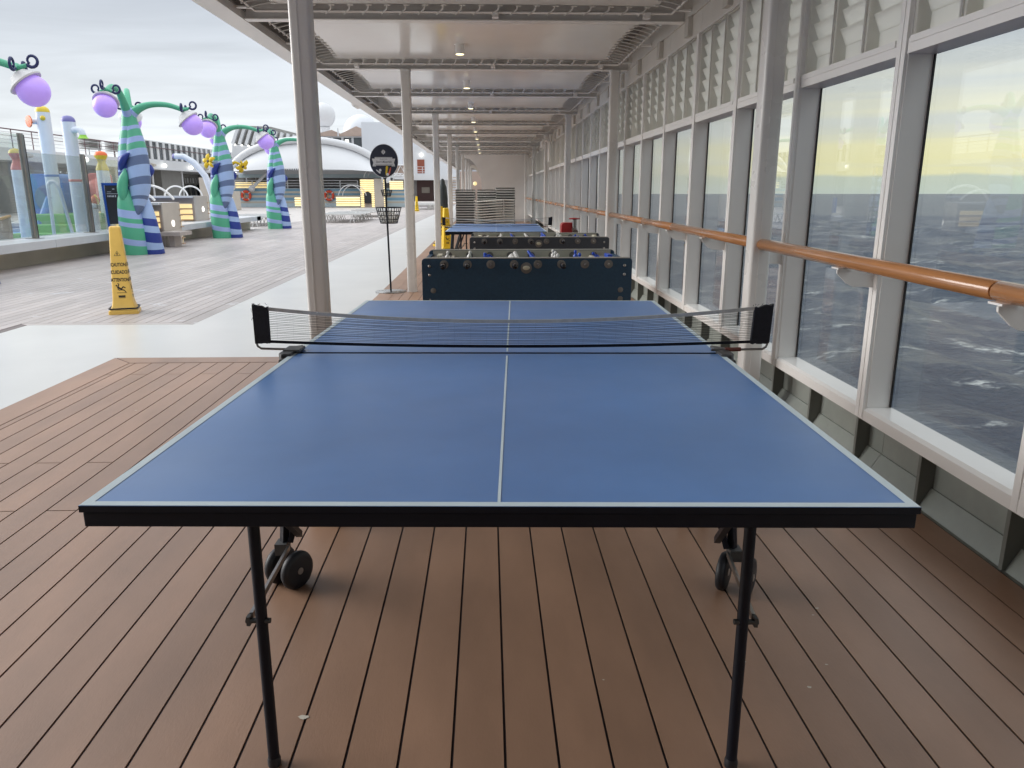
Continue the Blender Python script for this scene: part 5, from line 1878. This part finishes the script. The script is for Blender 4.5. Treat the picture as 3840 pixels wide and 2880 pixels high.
def log_house(label, x0, xm, x1, y, ztop, door):
    t = thing('log_house', label, 'kiosk', ((x0 + x1) / 2, y, 0))
    n = int(ztop / 0.155)
    for k in range(n):
        z = 0.155 * (k + 0.5)
        if z < 1.1 and door:
            MB().tube([(x0, y, z), (x0 + (xm - x0) * 0.24, y, z)], 0.058, 8).build('log', 'warm', t, world=True)
            MB().tube([(xm - (xm - x0) * 0.20, y, z), (xm, y, z)], 0.058, 8).build('log', 'warm', t, world=True)
        else:
            MB().tube([(x0, y, z), (xm, y, z)], 0.058, 8).build('log', 'warm', t, world=True)
    MB().box(x0 + 0.05, xm - 0.02, y + 0.06, y + 1.5, 0.0, ztop).build('back', 'slat', t, world=True)
    MB().box(xm + 0.01, x1, y - 0.05, y + 1.5, 0.0, ztop + 0.02).build('side_wall', 'beigewall', t, world=True)
    for k in range(n):
        MB().ball((x1 + 0.05, y, 0.155 * (k + 0.5)), 0.055, 8, 6).build('lamp', 'warm', t, world=True)
    if door:
        c = (x0 + (xm - x0) * 0.52)
        w = (xm - x0) * 0.25
        poly = [(c + w, 0.32), (c + w, 0.95)] + [(c + w * math.cos(R(a)), 0.95 + w * 1.0 * math.sin(R(a))) for a in range(15, 180, 15)] + [(c - w, 0.95), (c - w, 0.32)]
        MB().prism(poly, y - 0.09, y - 0.01, 'xz').build('arched_door', 'board', t, world=True)
    return t


log_house('kiosk of glowing logs with a dark arched door beside the sign pole', -10.12, -9.03, -8.28, 61.5, 2.2, True)
log_house('stair tower of glowing logs with a dark arched door behind the flowered tree', -18.35, -17.15, -18.36, 52.0, 1.25, True)
t = MB().box(-19.25, -18.75, 51.8, 52.6, 0.0, 2.15).box(-18.748, -18.4, 52.0, 52.6, 0.0, 2.13).build('stair_tower', 'beigewall')
tag(t, 'grey stair tower pier dotted with lights behind the pool', 'tower')
t = MB().prism(rrect(-17.2, -16.6, 0.0, 0.9, 0.05), 45.0, 45.3, 'xz').build('blue_panel', 'frameblue')
tag(t, 'blue padded panel at the foot of the grey stair tower', 'panel')
for c, r_, y, z, lab in ((-10.85, 0.95, 61.0, 0.78, 'thin white hoop over the glowing bar front with the lifebuoy behind'), (-9.0, 0.85, 61.8, 2.2, 'thin white hoop on top of the glowing log kiosk'), (-7.1, 0.6, 60.6, 2.0, 'thin white hoop above the high glowing panel'), (-21.0, 1.3, 66.4, 2.0, 'white hoop railing behind the striped wall')):
    t = MB().tube(arc((c, y, z), r_, 172, 8, 20), 0.035, 6).tube(arc((c + 0.25, y + 0.4, z), r_, 172, 8, 20), 0.035, 6).build('pipe_hoop', 'ship')
    tag(t, lab, 'pipe hoop', 'white hoops over the bars')

# stage canopy: a big white arch with a domed roof behind it
st = thing('stage_canopy', 'big white arched stage canopy forward of the pool', 'stage canopy', (-14, 62.5, 0))


def arch_pts(n=24, xs=1.0, zs=1.0, y=62.0, x0=-14.3, w=6.3, zb=1.9, h=3.3):
    return [(x0 + w * xs * math.cos(R(180 - 180 * i / n)), y, zb + h * zs * math.sin(R(180 - 180 * i / n)) ** 0.9) for i in range(n + 1)]


fp(MB().tube(arch_pts(), 0.27, 10, up=(0, 1, 0)), 'arch', 'ship', st)
dome = MB()
n = 24
for j, (yy, sc_) in enumerate(((62.2, 0.97), (64.5, 0.93), (67.5, 0.82), (71, 0.62), (74, 0.35))):
    dome.v += [(-14.3 + 6.3 * math.cos(R(180 - 180 * i / n)) * (0.97 - 0.02 * j), yy, 2.75 + 2.35 * sc_ * math.sin(R(180 - 180 * i / n)) ** 0.9) for i in range(n + 1)]
for j in range(4):
    for i in range(n):
        a = j * (n + 1) + i
        dome.face((a, a + 1, a + n + 2, a + n + 1), 0, True)
fp(dome, 'canopy_skin', 'ship', st)
fab = MB()
ap = arch_pts(24, 0.955, 0.93)
for j in range(7):
    f = j / 6
    for p in ap:
        zl = 2.62 + 0.35 * math.cos((p[0] + 14.3) / 6.3 * 1.4)
        z = p[2] + (min(zl, p[2]) - p[2]) * f
        fab.v.append((p[0], 62.1 + 0.9 * math.sin(f * 1.5) * -1.0 - 0.4 * f, z))
for j in range(6):
    for i in range(24):
        a = j * 25 + i
        fab.face((a, a + 1, a + 26, a + 25), 0, True)
fp(fab, 'front_fabric', 'ship', st)
fp(MB().box(-20.6, -8.0, 64.6, 66.5, 2.35, 2.95), 'front_band', 'ship', st)
fp(MB().box(-20.6, -8.0, 64.55, 64.599, 2.33, 2.62), 'band_stripe', 'stripe_pale', st)
fp(MB().box(-20.4, -8.1, 66.6, 67.5, 0.0, 2.349), 'opening_shade', 'gapshade', st)  # solid block painted dark for the shaded opening under the canopy
mb = MB()
for i in range(40):
    p = arch_pts(40, 0.955, 0.94)[i]
    mb.box(p[0] - 0.06, p[0] + 0.06, 61.9, 62.1, p[2] - 0.05, p[2] + 0.05)
stuff(fp(mb, 'bulbs', 'coam', st))
t = MB().tube([(-19.0, 62.5, 1.45), (-17.9, 62.9, 2.6), (-16.2, 64.4, 3.6)], 0.12, 8).build('strut', 'ship')
tag(t, 'slanting white strut rising from the striped wall to the stage canopy', 'strut')
MB().ball((-19.0, 62.6, 1.47), 0.27, 14, 8).build('foot', 'ship', t)

# louvred stack housing
t = thing('louvred_housing', 'white louvred funnel housing with slanting fins beyond the flowered tree', 'funnel housing', (-22.5, 76, 0))
MB().prism([(-24.4, 3.57), (-17.0, 3.57), (-17.0, 5.0), (-24.2, 5.55)], 75, 80, 'xz').build('base', 'ship', t, world=True)
MB().prism([(-24.3, 5.6), (-17.0, 5.05), (-17.0, 6.3), (-20.6, 7.2), (-23.3, 7.3)], 75.6, 79.5, 'xz').build('core', 'greywall', t, world=True)
for i in range(11):
    x = -24.2 + 0.62 * i
    MB().bar((x, 75.3, 5.6 - 0.045 * i), (x - 0.05 * i + 0.75, 75.3, 7.35 - 0.10 * i), 0.26, 0.5, up=(0, 1, 0)).build('fin', 'ship', t, world=True)
for i in range(8):
    MB().ball((-23.9 + 0.62 * i, 74.9, 5.52 - 0.045 * i), 0.075, 8, 6).build('lamp', 'lampw', t, world=True)

# forward superstructure
sp_ = thing('superstructure', 'tall plain white deckhouse block rising beyond the navy sign', 'deckhouse', (-9, 112, 0))
fp(MB().box(-17.4, 1.5, 110, 125, 0.0, 10.45), 'block', 'shipcool', sp_)
fp(MB().cyl((-15.2, 112, 10.45), (-15.2, 112, 12.6), 0.07, 6), 'mast', 'ship', sp_)
fp(MB().cyl((-14.5, 113, 10.45), (-14.5, 113, 11.7), 0.06, 6), 'mast', 'ship', sp_)
br_ = thing('bridge_house', 'glazed forward lounge with tan awning behind the stage canopy', 'deckhouse', (-24, 111, 0))
fp(MB().box(-34, -17.5, 112, 122, 0.0, 6.6), 'lower_block', 'ship', br_)
fp(MB().box(-34, -17.5, 113, 121, 6.6, 8.6), 'glazing', 'darkglass', br_)
for i in range(12):
    fp(MB().box(-33.8 + 1.45 * i, -33.5 + 1.45 * i, 112.8, 112.99, 6.6, 8.6), 'mullion', 'ship', br_)
fp(MB().box(-34, -17.5, 112.5, 121, 8.6, 8.75), 'roof', 'ship', br_)
fp(MB().box(-20.2, -19.7, 112.7, 112.79, 6.6, 8.3), 'lit_window', 'lampw', br_)
for xa, xb, zp in ((-24.5, -21.0, 9.6), (-21.0, -17.5, 10.1)):
    fp(MB().prism([(xa, 8.76), (xb, 8.76), (xb, zp - 0.4), ((xa + xb) / 2 + 0.8, zp), (xa, 8.95)], 112.2, 117, 'xz'), 'awning', 'awning', br_)
for x in (-21.1, -24.4):
    fp(MB().box(x, x + 0.16, 112.0, 112.19, 8.7, 9.8), 'awning_pole', 'ship', br_)
t = thing('radome', 'white ball radome on a pedestal above the glazed lounge', 'radome', (-24.8, 121, 8.7))
MB().ball((0, 0, 3.6), 1.85, 22, 14).build('dome', 'ship', t)
MB().lathe([(0.9, 0.0), (0.8, 1.4), (1.0, 1.9)], 16).build('pedestal', 'ship', t)
t = thing('radome', 'larger pale radome dome half hidden behind the awning', 'radome', (-20.6, 130, 6.0))
MB().ball((0, 0, 4.4), 2.9, 24, 14).build('dome', 'shipcool', t)
MB().lathe([(1.2, -6), (1.2, 2.0)], 16).build('pedestal', 'ship', t)

dh = thing('deckhouse', 'white deckhouse with a red brown door over a dark bar entrance', 'deckhouse', (-7, 100, 0))
fp(MB().box(-9.4, -3.6, 98, 109.9, 2.7, 6.6), 'upper_block', 'ship', dh)
fp(MB().box(-9.8, -3.6, 96, 97.99, 2.55, 3.1), 'balcony', 'ship', dh)
fp(MB().box(-8.9, -6.6, 98.2, 99, 0.0, 2.69), 'bar_front', 'bar', dh)
fp(MB().box(-6.58, -3.6, 97.6, 99, 0.0, 2.69), 'side_wall', 'ship', dh)
fp(MB().box(-14, -8.92, 98.2, 99, 0.0, 2.69), 'recess_shade', 'gapshade', dh)  # solid block too, its shade put in as dark colour
fp(MB().box(-14, -9.42, 97.5, 109, 2.7, 3.4), 'white_roof', 'ship', dh)
d_ = fp(MB().box(-8.75, -7.85, 97.93, 97.999, 3.4, 5.05), 'door', 'door', dh)
MB().lathe([(0.26, 0), (0.26, 0.05), (0.17, 0.06)], 18, (-8.3, 97.93, 4.55), (0, -1, 0)).build('porthole_rim', 'ship', d_).location = -root_loc(dh)
MB().lathe([(0.16, 0), (0.16, 0.02)], 16, (-8.3, 97.865, 4.55), (0, -1, 0)).build('porthole', 'darkglass', d_).location = -root_loc(dh)
fp(MB().box(-8.3, -7.3, 98.1, 98.19, 1.0, 1.7), 'bar_window', 'amber', dh)
fp(MB().box(-6.6, -5.9, 97.9, 97.995, 5.5, 6.4), 'window', 'darkglass', dh)
for z in (3.5, 3.8, 4.1):
    fp(MB().box(-9.7, -3.6, 96.05, 96.09, z, z + 0.05), 'balcony_bar', 'ship', dh)
for i in range(8):
    fp(MB().box(-9.7 + 0.85 * i, -9.64 + 0.85 * i, 96.04, 96.1, 3.1, 4.15), 'balcony_post', 'ship', dh)
fp(MB().ball((-8.2, 97.8, 5.6), 0.20, 12, 8), 'lamp', 'lampw', dh)
fp(MB().box(-6.5, -6.0, 97.9, 97.995, 3.4, 4.1), 'vent', 'coam', dh)
aw = thing('arched_truss', 'small cream barrel roof with white zigzag truss behind the navy sign', 'roof truss', (-11.2, 92, 2.6))
pts = [(-12.6 + 2.3 * (1 - math.cos(R(90 * i / 8))), 92, 3.0 + 1.2 * math.sin(R(90 * i / 8))) for i in range(9)] + [(-9.8, 92, 4.2)]
MB().tube(pts, 0.08, 8).tube([(-12.6, 92, 3.0), (-9.8, 92, 3.0)], 0.10, 8).tube([(-12.2, 92, 3.05), (-11.5, 92, 4.0), (-10.8, 92, 3.05), (-10.2, 92, 4.1), (-9.8, 92, 3.4)], 0.07, 8).build('truss', 'ship', aw, world=True)
MB().prism([(p[0], p[2]) for p in pts] + [(-9.8, 3.0)], 92.2, 95.5, 'xz').build('shell', 'awning', aw, world=True)
MB().box(-12.6, -9.8, 92.0, 95.5, 2.6, 2.89).build('base', 'ship', aw, world=True)
t = thing('stair', 'steep open stair beside the dark covered parasol far along the walkway', 'stair', (-2.6, 66, 0))
for k in range(11):
    MB().box(-0.5, 0.5, 0.3 * k, 0.3 * k + 0.28, 0.22 * k + 0.2, 0.22 * k + 0.25).build('tread', 'slatwarm', t)
for s in (-0.52, 0.52):
    MB().bar((s, -0.1, 0.1), (s, 3.3, 2.6), 0.06, 0.2).build('stringer', 'ship', t)

# chips of old paint left on the brown planks
fk = MB()
rf = random.Random(6)
for x, y, r_ in ((-1.62, 2.83, 0.032), (-0.50, 0.42, 0.016), (-1.44, 2.26, 0.016), (0.72, 0.62, 0.006), (0.86, 0.50, 0.008), (1.05, 0.9, 0.008), (0.30, 0.55, 0.004), (-1.7, 3.4, 0.008), (-1.2, 3.6, 0.006), (-2.2, 3.3, 0.008), (1.02, 0.86, 0.005), (0.95, 0.60, 0.006)):
    k = len(fk.v)
    nn = 9
    fk.v += [(x + r_ * rf.uniform(0.5, 1.1) * math.cos(2 * math.pi * i / nn), y + r_ * 0.7 * rf.uniform(0.4, 1.1) * math.sin(2 * math.pi * i / nn), 0.0015) for i in range(nn)]
    fk.face(list(range(k, k + nn)))
stuff(fk.build('paint_chips', 'stripe_beige', deck))
